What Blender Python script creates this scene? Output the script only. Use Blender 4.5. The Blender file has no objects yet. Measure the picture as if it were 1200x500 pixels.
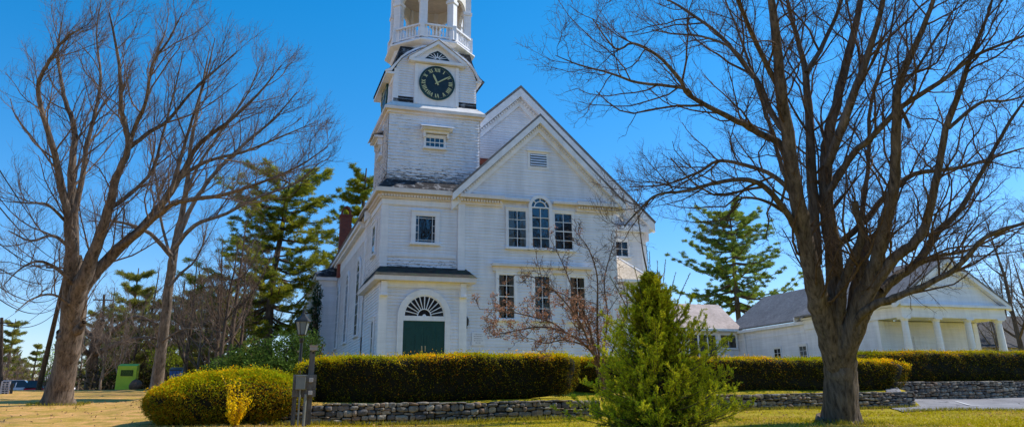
import bpy, math, random
import numpy as np
from mathutils import Vector, Matrix, noise as mnoise

rng = np.random.default_rng(7)
random.seed(7)
scene = bpy.context.scene
COL = scene.collection
PI = math.pi

# ------------------------------------------------------------------ camera
FOC, PCX, PCY, PW, PH = 905.0, 600.0, 162.0, 1200.0, 500.0
YAW, PITCH, ROLL = math.radians(18.32), math.radians(18.75), math.radians(-0.67)

def cam_axes():
    cy, sy = math.cos(YAW), math.sin(YAW)
    cp, sp = math.cos(PITCH), math.sin(PITCH)
    cr, sr = math.cos(ROLL), math.sin(ROLL)
    f = Vector((sy * cp, cy * cp, sp)); r = Vector((cy, -sy, 0)); u = r.cross(f)
    return r * cr + u * sr, u * cr - r * sr, f
CR, CU, CF = cam_axes()

cd = bpy.data.cameras.new('camera')
cam = bpy.data.objects.new('camera', cd); COL.objects.link(cam)
cam.matrix_world = Matrix(((CR.x, CU.x, -CF.x, 0), (CR.y, CU.y, -CF.y, 0), (CR.z, CU.z, -CF.z, 0), (0, 0, 0, 1)))
cd.sensor_fit = 'HORIZONTAL'; cd.sensor_width = 36.0
cd.lens = FOC / PW * 36.0
cd.shift_x = 0.0
cd.shift_y = -(PH / 2 - PCY) / PW
cd.clip_start = 0.1; cd.clip_end = 5000
scene.camera = cam

def P(x, y, D):
    """a point of the place: the bearing of a surveyed mark and its distance"""
    v = CR * ((x - PCX) / FOC) - CU * ((y - PCY) / FOC) + CF
    return v * D

# ------------------------------------------------------------------ lights
SUN_EL, SUN_AZ = math.radians(47), math.radians(88)      # azimuth measured from +Y towards +X
sdir = Vector((math.sin(SUN_AZ) * math.cos(SUN_EL), math.cos(SUN_AZ) * math.cos(SUN_EL), math.sin(SUN_EL)))
ld = bpy.data.lights.new('sun', 'SUN'); ld.energy = 5.0; ld.angle = math.radians(0.53); ld.color = (1.0, 0.93, 0.82)
lo = bpy.data.objects.new('sun', ld); COL.objects.link(lo)
lo.rotation_euler = (-sdir).to_track_quat('-Z', 'Y').to_euler()
w = bpy.data.worlds.new('World'); scene.world = w; w.use_nodes = True
nt = w.node_tree; bg = nt.nodes['Background']
sky = nt.nodes.new('ShaderNodeTexSky'); sky.sky_type = 'NISHITA'; sky.sun_disc = False
sky.sun_elevation = SUN_EL; sky.sun_rotation = SUN_AZ
sky.air_density = 1.0; sky.dust_density = 0.3; sky.ozone_density = 2.0; sky.altitude = 100
hs = nt.nodes.new('ShaderNodeHueSaturation'); hs.inputs['Saturation'].default_value = 1.48; hs.inputs['Hue'].default_value = 0.495
nt.links.new(sky.outputs[0], hs.inputs['Color']); 
tcz = nt.nodes.new('ShaderNodeTexCoord'); spz = nt.nodes.new('ShaderNodeSeparateXYZ'); nt.links.new(tcz.outputs['Generated'], spz.inputs[0])
rz_ = nt.nodes.new('ShaderNodeValToRGB'); rz_.color_ramp.elements[0].color = (0.68, 0.65, 0.82, 1); rz_.color_ramp.elements[1].color = (0.86, 0.88, 0.90, 1); rz_.color_ramp.elements[1].position = 0.45
nt.links.new(spz.outputs[2], rz_.inputs[0])
vm = nt.nodes.new('ShaderNodeVectorMath'); vm.operation = 'MULTIPLY'; nt.links.new(hs.outputs[0], vm.inputs[0]); nt.links.new(rz_.outputs[0], vm.inputs[1])
nt.links.new(vm.outputs[0], bg.inputs[0])
bg.inputs[1].default_value = 0.222
scene.view_settings.view_transform = 'Standard'; scene.view_settings.look = 'None'; scene.view_settings.exposure = 0

# ------------------------------------------------------------------ materials
def newmat(name):
    m = bpy.data.materials.new(name); m.use_nodes = True
    n = m.node_tree.nodes; l = m.node_tree.links
    b = n['Principled BSDF']; b.inputs['Roughness'].default_value = 0.75
    b.inputs['Specular IOR Level'].default_value = 0.25
    return m, n, l, b
def noise(n, scale, detail=4, rough=0.6, vec=None, l=None):
    t = n.new('ShaderNodeTexNoise'); t.inputs['Scale'].default_value = scale
    t.inputs['Detail'].default_value = detail; t.inputs['Roughness'].default_value = rough
    if vec is not None: l.new(vec, t.inputs['Vector'])
    return t
def ramp(n, l, src, stops):
    r = n.new('ShaderNodeValToRGB'); e = r.color_ramp.elements
    e[0].position, e[0].color = stops[0][0], (*stops[0][1], 1)
    e[1].position, e[1].color = stops[-1][0], (*stops[-1][1], 1)
    for p, c in stops[1:-1]:
        k = e.new(p); k.color = (*c, 1)
    l.new(src, r.inputs[0]); return r
def mix(n, l, fac, a, b, mode='MIX'):
    m = n.new('ShaderNodeMix'); m.data_type = 'RGBA'; m.blend_type = mode
    if isinstance(fac, (int, float)): m.inputs[0].default_value = fac
    else: l.new(fac, m.inputs[0])
    for i, v in ((6, a), (7, b)):
        if isinstance(v, tuple): m.inputs[i].default_value = (*v, 1)
        else: l.new(v, m.inputs[i])
    return m.outputs[2]
def bump(n, l, b, h, strength=0.4, dist=0.02):
    k = n.new('ShaderNodeBump'); k.inputs['Strength'].default_value = strength; k.inputs['Distance'].default_value = dist
    l.new(h, k.inputs['Height']); l.new(k.outputs[0], b.inputs['Normal'])
def pos(n):
    return n.new('ShaderNodeNewGeometry').outputs['Position']
def scaled(n, l, vec, s):
    m = n.new('ShaderNodeMapping'); m.inputs['Scale'].default_value = s; l.new(vec, m.inputs['Vector']); return m.outputs[0]

def mat_plain(name, col, rough=0.7, var=0.15, scale=6.0, spec=0.25, metal=0.0):
    m, n, l, b = newmat(name)
    p = pos(n); t = noise(n, scale, 5, 0.6, p, l)
    lo_ = tuple(c * (1 - var) for c in col); hi = tuple(min(1, c * (1 + var)) for c in col)
    r = ramp(n, l, t.outputs[0], [(0.3, lo_), (0.7, hi)])
    l.new(r.outputs[0], b.inputs['Base Color'])
    b.inputs['Roughness'].default_value = rough; b.inputs['Specular IOR Level'].default_value = spec; b.inputs['Metallic'].default_value = metal
    bump(n, l, b, t.outputs[0], 0.15, 0.01)
    return m

def mat_paint(name, base=(0.79, 0.79, 0.77), wear=0.0, under=(0.10, 0.095, 0.09), wear_scale=4.0, zwear=None):
    """white paint over boards: streaky dirt, and bare patches where wear is on"""
    m, n, l, b = newmat(name)
    p = pos(n)
    streak = noise(n, 1.0, 5, 0.65, scaled(n, l, p, (2.2, 2.2, 0.35)), l)
    board = noise(n, 1.0, 2, 0.5, scaled(n, l, p, (0.5, 0.5, 8.0)), l)
    d = tuple(c * 0.84 for c in base)
    c1 = ramp(n, l, streak.outputs[0], [(0.3, d), (0.62, base)]).outputs[0]
    c2 = ramp(n, l, board.outputs[0], [(0.3, (0.9, 0.9, 0.9)), (0.7, (1, 1, 1))]).outputs[0]
    c = mix(n, l, 1.0, c1, c2, 'MULTIPLY')
    if wear > 0:
        t = noise(n, 1.0, 8, 0.75, scaled(n, l, p, (wear_scale * 0.55, wear_scale * 0.55, wear_scale * 3.2)), l)
        src = t.outputs[0]
        if zwear:
            sep = n.new('ShaderNodeSeparateXYZ'); l.new(p, sep.inputs[0])
            mr = n.new('ShaderNodeMapRange'); mr.inputs[1].default_value = zwear[0]; mr.inputs[2].default_value = zwear[1]
            mr.inputs[3].default_value = zwear[2]; mr.inputs[4].default_value = 0.0
            l.new(sep.outputs[2], mr.inputs[0])
            ad = n.new('ShaderNodeMath'); ad.operation = 'ADD'; l.new(src, ad.inputs[0]); l.new(mr.outputs[0], ad.inputs[1]); src = ad.outputs[0]
        th = 0.72 - wear * 0.2
        f = ramp(n, l, src, [(th, (0, 0, 0)), (th + 0.04, (1, 1, 1))]).outputs[0]
        c = mix(n, l, f, c, under)
    l.new(c, b.inputs['Base Color']); b.inputs['Roughness'].default_value = 0.62
    bump(n, l, b, streak.outputs[0], 0.1, 0.01)
    return m

def mat_shingle(name, a, c, moss=None, size=(0.28, 0.14)):
    m, n, l, b = newmat(name)
    p = pos(n)
    t = noise(n, 1.0, 4, 0.6, scaled(n, l, p, (1 / size[0], 1 / size[0], 1 / size[1])), l)
    t2 = noise(n, 0.8, 4, 0.6, p, l)
    c1 = ramp(n, l, t.outputs[0], [(0.3, a), (0.7, c)]).outputs[0]
    c2 = ramp(n, l, t2.outputs[0], [(0.3, (0.75, 0.75, 0.75)), (0.7, (1.1, 1.1, 1.1))]).outputs[0]
    c_ = mix(n, l, 1.0, c1, c2, 'MULTIPLY')
    if moss:
        t3 = noise(n, 3.0, 6, 0.7, p, l)
        c_ = mix(n, l, ramp(n, l, t3.outputs[0], [(0.52, (0, 0, 0)), (0.62, (1, 1, 1))]).outputs[0], c_, moss)
    l.new(c_, b.inputs['Base Color']); b.inputs['Roughness'].default_value = 0.85
    bump(n, l, b, t.outputs[0], 0.5, 0.02)
    return m

def mat_attr(name, rough=0.7, trans=0.0, var=0.2, scale=20.0, bumpy=0.0, spec=0.2):
    """colour from the mesh's own colour attribute, broken up by noise"""
    m, n, l, b = newmat(name)
    a = n.new('ShaderNodeAttribute'); a.attribute_name = 'Col'
    t = noise(n, scale, 5, 0.65, pos(n), l)
    r = ramp(n, l, t.outputs[0], [(0.3, (1 - var,) * 3), (0.7, (1 + var,) * 3)]).outputs[0]
    c = mix(n, l, 1.0, a.outputs['Color'], r, 'MULTIPLY')
    l.new(c, b.inputs['Base Color']); b.inputs['Roughness'].default_value = rough; b.inputs['Specular IOR Level'].default_value = spec
    if bumpy: bump(n, l, b, t.outputs[0], bumpy, 0.03)
    if trans:
        tr = n.new('ShaderNodeBsdfTranslucent'); l.new(c, tr.inputs[0])
        mx = n.new('ShaderNodeMixShader'); mx.inputs[0].default_value = trans
        l.new(b.outputs[0], mx.inputs[1]); l.new(tr.outputs[0], mx.inputs[2])
        l.new(mx.outputs[0], n['Material Output'].inputs[0])
    return m

def mat_bark(name, dark, light, scale=5.0, lichen=None):
    m, n, l, b = newmat(name)
    p = pos(n)
    t = noise(n, 1.0, 8, 0.7, scaled(n, l, p, (scale * 2.2, scale * 2.2, scale * 0.35)), l)
    t2 = noise(n, 1.3, 3, 0.5, p, l)
    c = ramp(n, l, t.outputs[0], [(0.34, dark), (0.66, light)]).outputs[0]
    c = mix(n, l, 1.0, c, ramp(n, l, t2.outputs[0], [(0.3, (0.75,) * 3), (0.7, (1.2,) * 3)]).outputs[0], 'MULTIPLY')
    if lichen:
        t3 = noise(n, 6.0, 6, 0.7, p, l)
        c = mix(n, l, ramp(n, l, t3.outputs[0], [(0.6, (0, 0, 0)), (0.7, (0.7,) * 3)]).outputs[0], c, lichen)
    l.new(c, b.inputs['Base Color']); b.inputs['Roughness'].default_value = 0.95; b.inputs['Specular IOR Level'].default_value = 0.1
    bump(n, l, b, t.outputs[0], 1.0, 0.06)
    return m

def mat_glass(name, refl=0.5):
    m, n, l, b = newmat(name)
    gl = n.new('ShaderNodeBsdfGlossy'); gl.inputs['Roughness'].default_value = 0.02; gl.inputs[0].default_value = (0.9, 0.95, 1, 1)
    tr = n.new('ShaderNodeBsdfTransparent'); tr.inputs[0].default_value = (0.62, 0.66, 0.66, 1)
    lw = n.new('ShaderNodeLayerWeight'); lw.inputs[0].default_value = refl
    t = noise(n, 1.6, 2, 0.5, pos(n), l)
    bm = n.new('ShaderNodeBump'); bm.inputs['Strength'].default_value = 0.22; bm.inputs['Distance'].default_value = 0.05
    l.new(t.outputs[0], bm.inputs['Height']); l.new(bm.outputs[0], gl.inputs['Normal'])
    mx = n.new('ShaderNodeMixShader'); l.new(lw.outputs['Fresnel'], mx.inputs[0])
    l.new(tr.outputs[0], mx.inputs[1]); l.new(gl.outputs[0], mx.inputs[2]); l.new(mx.outputs[0], n['Material Output'].inputs[0])
    return m

def mat_brick(name):
    m, n, l, b = newmat(name)
    bt = n.new('ShaderNodeTexBrick'); bt.inputs['Color1'].default_value = (0.30, 0.07, 0.04, 1); bt.inputs['Color2'].default_value = (0.20, 0.045, 0.03, 1)
    bt.inputs['Mortar'].default_value = (0.16, 0.12, 0.10, 1); bt.inputs['Scale'].default_value = 1.0
    bt.inputs['Brick Width'].default_value = 0.21; bt.inputs['Row Height'].default_value = 0.075; bt.inputs['Mortar Size'].default_value = 0.008
    p = pos(n); sep = n.new('ShaderNodeSeparateXYZ'); l.new(p, sep.inputs[0])
    ad = n.new('ShaderNodeMath'); l.new(sep.outputs[0], ad.inputs[0]); l.new(sep.outputs[1], ad.inputs[1])
    cb = n.new('ShaderNodeCombineXYZ'); l.new(ad.outputs[0], cb.inputs[0]); l.new(sep.outputs[2], cb.inputs[1])
    l.new(cb.outputs[0], bt.inputs['Vector']); l.new(bt.outputs[0], b.inputs['Base Color']); b.inputs['Roughness'].default_value = 0.9
    return m

WHITE = mat_paint('white_paint', (0.87, 0.87, 0.92))
TRIM = mat_paint('trim_paint', (0.89, 0.89, 0.93))
WARMTRIM = mat_paint('cornice_paint', (0.84, 0.77, 0.73), 0.4, (0.55, 0.45, 0.38), 3.0)
SIDING = mat_paint('siding_paint', (0.87, 0.87, 0.92), 0.12, (0.30, 0.28, 0.25), 5.0)
PEEL = mat_paint('peeling_paint', (0.86, 0.86, 0.91), 0.62, (0.17, 0.16, 0.16), 4.5, (9.4, 10.5, 0.20))
PEEL2 = mat_paint('flaking_board_paint', (0.87, 0.87, 0.92), 0.35, (0.13, 0.13, 0.14), 6.0, (5.55, 6.2, 0.16))
DARKSHINGLE = mat_shingle('dark_worn_shingle', (0.012, 0.012, 0.015), (0.05, 0.047, 0.05), (0.24, 0.24, 0.25))
MOSSSHINGLE = mat_shingle('mossy_shingle', (0.018, 0.017, 0.016), (0.06, 0.055, 0.05), (0.035, 0.05, 0.03))
WOODSHINGLE = mat_shingle('pale_wood_shingle', (0.45, 0.36, 0.26), (0.72, 0.62, 0.5), None, (0.12, 0.13))
ROOFGREY = mat_shingle('grey_asphalt_shingle', (0.15, 0.14, 0.14), (0.26, 0.245, 0.24), None, (0.22, 0.12))
ROOFTAN = mat_shingle('tan_asphalt_shingle', (0.42, 0.33, 0.29), (0.58, 0.47, 0.41), None, (0.22, 0.12))
ROOFDARK = mat_shingle('charcoal_shingle', (0.03, 0.03, 0.035), (0.075, 0.072, 0.075), None, (0.25, 0.13))
GLASS = mat_glass('window_glass', 0.5)
DARK = mat_plain('dark_room', (0.012, 0.014, 0.018), 0.9, 0.3)
CLOTH = mat_plain('curtain_cloth', (0.55, 0.5, 0.45), 0.9, 0.15)
DOORGREEN = mat_plain('green_door_paint', (0.006, 0.055, 0.05), 0.4, 0.12, 5, 0.4)
BLACK = mat_plain('black_iron', (0.012, 0.013, 0.014), 0.45, 0.2, 10, 0.5)
GOLD = mat_plain('gold_leaf', (0.55, 0.55, 0.28), 0.45, 0.15, 20, 0.5)
CLOCKFACE = mat_plain('clock_face_paint', (0.010, 0.017, 0.020), 0.4, 0.4, 6, 0.5)
BRICK = mat_brick('red_brick')
CEIL = mat_plain('beige_ceiling', (0.62, 0.52, 0.40), 0.8, 0.12, 3)
BELFRYWOOD = mat_paint('belfry_paint', (0.80, 0.77, 0.72), 0.3, (0.35, 0.22, 0.12), 3.0)
STONE = mat_attr('field_stone', 0.9, 0, 0.35, 14, 0.6)
GAPSHADE = mat_plain('wall_shadow_earth', (0.022, 0.02, 0.017), 0.95, 0.3)  # near-black backing: shade between the dry stones put into its colour
LEAF = mat_attr('leaf_green', 0.8, 0.42, 0.2, 3, spec=0.03)
NEEDLE = mat_attr('needle_green', 0.75, 0.42, 0.2, 3, spec=0.06)
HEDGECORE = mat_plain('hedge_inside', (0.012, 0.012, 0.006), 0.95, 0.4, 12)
BARK = mat_bark('maple_bark', (0.05, 0.039, 0.032), (0.27, 0.212, 0.168), 5.0, (0.20, 0.18, 0.10))
BARKDARK = mat_bark('dark_bark', (0.05, 0.036, 0.028), (0.21, 0.15, 0.11), 6.0)
BARKPALE = mat_bark('pale_bark', (0.09, 0.072, 0.058), (0.33, 0.265, 0.215), 5.0, (0.22, 0.2, 0.13))
TWIG = mat_bark('twig_bark', (0.07, 0.046, 0.033), (0.24, 0.16, 0.11), 8.0)
TWIGRED = mat_bark('reddish_twig', (0.11, 0.08, 0.065), (0.32, 0.24, 0.19), 8.0)
POLEWOOD = mat_bark('pole_wood', (0.04, 0.032, 0.027), (0.13, 0.10, 0.08), 4.0)
GREYWOOD = mat_bark('weathered_post', (0.08, 0.075, 0.07), (0.21, 0.195, 0.175), 5.0)
GREYMETAL = mat_plain('grey_metal_box', (0.19, 0.20, 0.185), 0.5, 0.12, 6, 0.4, 0.2)
LIME = mat_plain('lime_green_steel', (0.55, 0.66, 0.03), 0.45, 0.1, 3, 0.4)
BLUE = mat_plain('blue_steel', (0.015, 0.12, 0.45), 0.45, 0.15, 4, 0.4)

# ------------------------------------------------------------------ mesh helpers
class MB:
    """collects boxes, prisms, tubes and turned shapes into one mesh"""
    def __init__(s): s.v = []; s.f = []; s.m = []
    def add(s, vs, fs, mi=0):
        o = len(s.v); s.v.extend([tuple(p) for p in vs]); s.f.extend([tuple(i + o for i in q) for q in fs]); s.m.extend([mi] * len(fs)); return s
    def box(s, x0, x1, y0, y1, z0, z1, mi=0):
        return s.add([(x, y, z) for z in (z0, z1) for y in (y0, y1) for x in (x0, x1)],
                     [(0, 2, 3, 1), (4, 5, 7, 6), (0, 1, 5, 4), (2, 6, 7, 3), (0, 4, 6, 2), (1, 3, 7, 5)], mi)
    def fbox(s, F, a0, a1, b0, b1, c0, c1, mi=0):
        return s.add([F(a, b, c) for c in (c0, c1) for b in (b0, b1) for a in (a0, a1)],
                     [(0, 2, 3, 1), (4, 5, 7, 6), (0, 1, 5, 4), (2, 6, 7, 3), (0, 4, 6, 2), (1, 3, 7, 5)], mi)
    def fprism(s, F, poly, b0, b1, mi=0):
        n = len(poly)
        vs = [F(a, b0, c) for a, c in poly] + [F(a, b1, c) for a, c in poly]
        fs = [tuple(range(n)), tuple(range(2 * n - 1, n - 1, -1))] + [(i, (i + 1) % n, n + (i + 1) % n, n + i) for i in range(n)]
        return s.add(vs, fs, mi)
    def fstrip(s, F, inner, outer, b0, b1, mi=0):
        """ribbon between two outlines (an arch casing), with thickness"""
        n = len(inner)
        vs = [F(a, b, c) for b in (b0, b1) for a, c in list(inner) + list(outer)]
        fs = []
        for i in range(n - 1):
            for k, (p, q) in enumerate(((0, n), (2 * n, 3 * n))):
                fs.append((p + i, p + i + 1, q + i + 1, q + i))
            fs.append((n + i, n + i + 1, 3 * n + i + 1, 3 * n + i)); fs.append((i, i + 1, 2 * n + i + 1, 2 * n + i))
        for i in (0, n - 1): fs.append((i, n + i, 3 * n + i, 2 * n + i))
        return s.add(vs, fs, mi)
    def bar(s, p, q, wd, th=None, up=(0, 0, 1), mi=0):
        p = Vector(p); q = Vector(q); d = (q - p).normalized(); u = Vector(up)
        if abs(d.dot(u)) > 0.95: u = Vector((0, 1, 0))
        a = d.cross(u).normalized() * wd / 2; b = a.cross(d).normalized() * (th or wd) / 2
        vs = [e + i * a + j * b for e in (p, q) for j in (-1, 1) for i in (-1, 1)]
        return s.add(vs, [(0, 2, 3, 1), (4, 5, 7, 6), (0, 1, 5, 4), (2, 6, 7, 3), (0, 4, 6, 2), (1, 3, 7, 5)], mi)
    def lathe(s, c, prof, n=16, mi=0, axis=None, phase=0.0):
        c = Vector(c); vs = []; fs = []
        for r, z in prof:
            for k in range(n):
                t = 2 * PI * k / n + phase
                vs.append(c + Vector((r * math.cos(t), r * math.sin(t), z)))
        for i in range(len(prof) - 1):
            for k in range(n):
                fs.append((i * n + k, i * n + (k + 1) % n, (i + 1) * n + (k + 1) % n, (i + 1) * n + k))
        fs.append(tuple(range(n - 1, -1, -1))); fs.append(tuple(range((len(prof) - 1) * n, len(prof) * n)))
        return s.add(vs, fs, mi)
    def tube(s, pts, rad, n=8, mi=0):
        P_ = np.array([[tuple(p) for p in pts]]); R_ = np.array([rad if hasattr(rad, '__len__') else [rad] * len(pts)])
        v, f = tubes(P_, R_, n); return s.add(v, f.tolist(), mi)
    def build(s, name, mats, parent=None, smooth=False, bevel=0.0):
        me = bpy.data.meshes.new(name); me.from_pydata([tuple(p) for p in s.v], [], s.f); me.update()
        for m in (mats if isinstance(mats, (list, tuple)) else [mats]): me.materials.append(m)
        me.polygons.foreach_set('material_index', s.m)
        if smooth: me.polygons.foreach_set('use_smooth', [True] * len(me.polygons))
        o = bpy.data.objects.new(name, me); COL.objects.link(o)
        if parent is not None: attach(o, parent)
        if bevel:
            bv = o.modifiers.new('bevel', 'BEVEL'); bv.width = bevel; bv.segments = 2; bv.limit_method = 'ANGLE'
        return o

WLOC = {}
def attach(o, parent):
    o.parent = parent
    t = Vector(); q = parent
    while q is not None: t += Vector(q.location); q = q.parent
    o.location = -t            # meshes are modelled in place; parents are only moved, never turned
def tag(o, label, cat=None, group=None, kind=None):
    if label: o['label'] = label
    if cat: o['category'] = cat
    if group: o['group'] = group
    if kind: o['kind'] = kind
    return o
def thing(name, loc, label, cat, group=None):
    o = bpy.data.objects.new(name, None); COL.objects.link(o); o.location = loc; o.empty_display_size = 0.3
    return tag(o, label, cat, group)

def tubes(Pt, R, n=6):
    """Pt (N,k,3), R (N,k) -> verts, quads of N tubes"""
    N, k, _ = Pt.shape
    T = np.gradient(Pt, axis=1); T /= np.linalg.norm(T, axis=2, keepdims=True) + 1e-9
    m = Pt[:, -1] - Pt[:, 0]; m /= np.linalg.norm(m, axis=1, keepdims=True) + 1e-9
    ref = np.where(np.abs(m[:, 2:3]) > 0.8, np.array([[1.0, 0.13, 0]]), np.array([[0.1, 0.07, 1.0]]))[:, None, :]
    A = np.cross(T, np.broadcast_to(ref, T.shape)); A /= np.linalg.norm(A, axis=2, keepdims=True) + 1e-9
    B = np.cross(T, A)
    th = np.arange(n) * 2 * PI / n
    V = Pt[:, :, None, :] + R[:, :, None, None] * (A[:, :, None, :] * np.cos(th)[None, None, :, None] + B[:, :, None, :] * np.sin(th)[None, None, :, None])
    idx = np.arange(N * k * n).reshape(N, k, n)
    a = idx[:, :-1, :]; b = np.roll(a, -1, axis=2); c = idx[:, 1:, :]; d = np.roll(c, -1, axis=2)
    return V.reshape(-1, 3), np.stack([a, b, d, c], axis=-1).reshape(-1, 4)

class NM:
    """numpy collector for quads"""
    def __init__(s): s.v = []; s.f = []; s.c = []; s.n = 0
    def add(s, v, f, col=None):
        s.v.append(v); s.f.append(f + s.n); s.n += len(v)
        if col is not None: s.c.append(col)
    def build(s, name, mat, parent=None, smooth=False):
        V = np.concatenate(s.v).astype(np.float32); Fq = np.concatenate(s.f).astype(np.int32)
        k = Fq.shape[1]
        me = bpy.data.meshes.new(name)
        me.vertices.add(len(V)); me.vertices.foreach_set('co', V.ravel())
        me.loops.add(Fq.size); me.loops.foreach_set('vertex_index', Fq.ravel())
        me.polygons.add(len(Fq)); me.polygons.foreach_set('loop_start', np.arange(0, Fq.size, k, dtype=np.int32))
        me.polygons.foreach_set('loop_total', np.full(len(Fq), k, dtype=np.int32))
        if smooth: me.polygons.foreach_set('use_smooth', np.ones(len(Fq), dtype=bool))
        if s.c:
            C = np.concatenate(s.c).astype(np.float32)
            if C.shape[1] == 3: C = np.hstack([C, np.ones((len(C), 1), np.float32)])
            at = me.color_attributes.new('Col', 'FLOAT_COLOR', 'POINT'); at.data.foreach_set('color', C.ravel())
        me.update(calc_edges=True); me.validate()
        me.materials.append(mat)
        o = bpy.data.objects.new(name, me); COL.objects.link(o)
        if parent is not None: attach(o, parent)
        return o

def unit(a): return a / (np.linalg.norm(a, axis=-1, keepdims=True) + 1e-9)
def rand_unit(n): return unit(rng.normal(size=(n, 3)))
def leaf_quads(nm, c, d, length, width, col, up=None):
    """diamond leaves: centre c, pointing d"""
    n = len(c); d = unit(d)
    s = unit(np.cross(d, rand_unit(n))); L = np.broadcast_to(np.asarray(length, float), (n,))[:, None]; W = np.broadcast_to(np.asarray(width, float), (n,))[:, None]
    V = np.stack([c - d * L / 2, c + s * W / 2, c + d * L / 2, c - s * W / 2], axis=1).reshape(-1, 3)
    nm.add(V, np.arange(4 * n).reshape(n, 4), np.repeat(col, 4, axis=0))

def smooth_line(pts, per=5):
    """Catmull-Rom through (x,y,z,r) rows"""
    A = np.array(pts, float); A = np.vstack([2 * A[0] - A[1], A, 2 * A[-1] - A[-2]])
    out = []
    for i in range(1, len(A) - 2):
        for t in np.linspace(0, 1, per, endpoint=False):
            p0, p1, p2, p3 = A[i - 1:i + 3]
            out.append(0.5 * (2 * p1 + (p2 - p0) * t + (2 * p0 - 5 * p1 + 4 * p2 - p3) * t * t + (3 * p1 - p0 - 3 * p2 + p3) * t ** 3))
    out.append(A[-2]); return np.array(out)

def sprout(Pt, R, n_each, t0, t1, lmin, lmax, ang, k, trop, curl, rfac=0.55, rmin=0.004, taper_len=True):
    """children of the branches Pt (N,k0,3): returns their points and radii"""
    N, k0, _ = Pt.shape
    M = N * n_each
    par = np.repeat(np.arange(N), n_each)
    t = np.clip(t0 + (t1 - t0) * (np.tile((np.arange(n_each) + 0.5) / n_each, N) + rng.uniform(-0.5, 0.5, M) / n_each), 0, 0.999)
    x = t * (k0 - 1); i = x.astype(int); f = (x - i)[:, None]
    p = Pt[par, i] * (1 - f) + Pt[par, i + 1] * f
    r = R[par, i] * (1 - f[:, 0]) + R[par, i + 1] * f[:, 0]
    tg = unit(Pt[par, i + 1] - Pt[par, i])
    side = unit(np.cross(tg, rand_unit(M)))
    a = np.radians(rng.uniform(ang[0], ang[1], M))[:, None]
    d = unit(tg * np.cos(a) + side * np.sin(a))
    L = rng.uniform(lmin, lmax, M)
    if taper_len: L = L * (1.15 - 0.65 * t)
    seg = (L / (k - 1))[:, None]
    out = np.zeros((M, k, 3)); out[:, 0] = p
    trop = np.asarray(trop, float)
    for j in range(1, k):
        d = unit(d + trop[None, :] / (k - 1) + rng.normal(size=(M, 3)) * curl / (k - 1))
        out[:, j] = out[:, j - 1] + d * seg
    r0 = np.clip(np.minimum(r * rfac, L * 0.0115 + 0.002), rmin, None)
    rr = r0[:, None] * np.linspace(1, 0.35, k)[None, :]
    return out, np.maximum(rr, rmin * 0.6)

# ------------------------------------------------------------------ ground shape
def lerp_tab(tab, v): return np.interp(v, [a for a, b in tab], [b for a, b in tab])
FRONT = [(-60, -1.9), (0, -1.6), (10, -0.85), (14, -0.62), (18, -0.52), (20, -0.5), (24, -0.40), (26, -0.14), (30, -0.05), (60, 0.5), (300, 1.0)]
REAR = [(-60, 0), (20, 0.0), (24, 0.12), (26, 0.5), (33, 1.1), (42, 2.0), (60, 2.6), (300, 3.2), (900, 6)]
LEFT = [(-60, -1.9), (0, -1.6), (10, -0.9), (15, -0.6), (21, -0.46), (31, 0.04), (46, 0.5), (57, 0.95), (68, 1.0), (80, 0.75), (200, 1.3), (900, 4)]
def wall_y(x):
    return np.interp(x, [0.3, 8.6, 11.4, 23.6, 23.9, 60], [20.25, 20.25, 24.25, 24.25, 26.25, 26.25])
def ground_z(x, y):
    x = np.asarray(x, float); y = np.asarray(y, float)
    f = lerp_tab(FRONT, y); r = lerp_tab(REAR, y); l = lerp_tab(LEFT, y)
    wy = wall_y(x)
    s = np.clip((y - wy + 0.1) / 0.2, 0, 1)
    gap = np.clip(np.minimum(x - 8.6, 11.4 - x) / 0.5, 0, 1)
    s2 = np.clip((y - 19.5) / 6.0, 0, 1)
    s = s * (1 - gap) + s2 * gap
    right = f * (1 - s) + r * s
    k = np.clip((x + 4.5) / 4.6, 0, 1); k = k * k * (3 - 2 * k)
    # where the terrace fades out to the left the slope is a bank, not a step
    bank = np.clip((y - 19) / 10.0, 0, 1); soft = f * (1 - bank) + r * bank
    kk = np.clip((x - 0.0) / 0.4, 0, 1)
    rr = soft * (1 - kk) + right * kk
    return l * (1 - k) + rr * k + 0.03 * np.sin(x * 0.9 + 1.3) * np.sin(y * 0.7)
def gz(x, y): return float(ground_z(x, y))
# ------------------------------------------------------------------ building helpers
def frame(ox, oy, oz, ux, uy, nx, ny):
    """a wall's own axes: a along the wall, b out of it, c up"""
    return lambda a, b, c: (ox + ux * a + nx * b, oy + uy * a + ny * b, oz + c)
def FRONTF(y): return frame(0, y, 0, 1, 0, 0, -1)          # a = X
def LEFTF(x): return frame(x, 0, 0, 0, -1, -1, 0)          # a = -Y
def RIGHTF(x): return frame(x, 0, 0, 0, 1, 1, 0)           # a = Y

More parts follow.
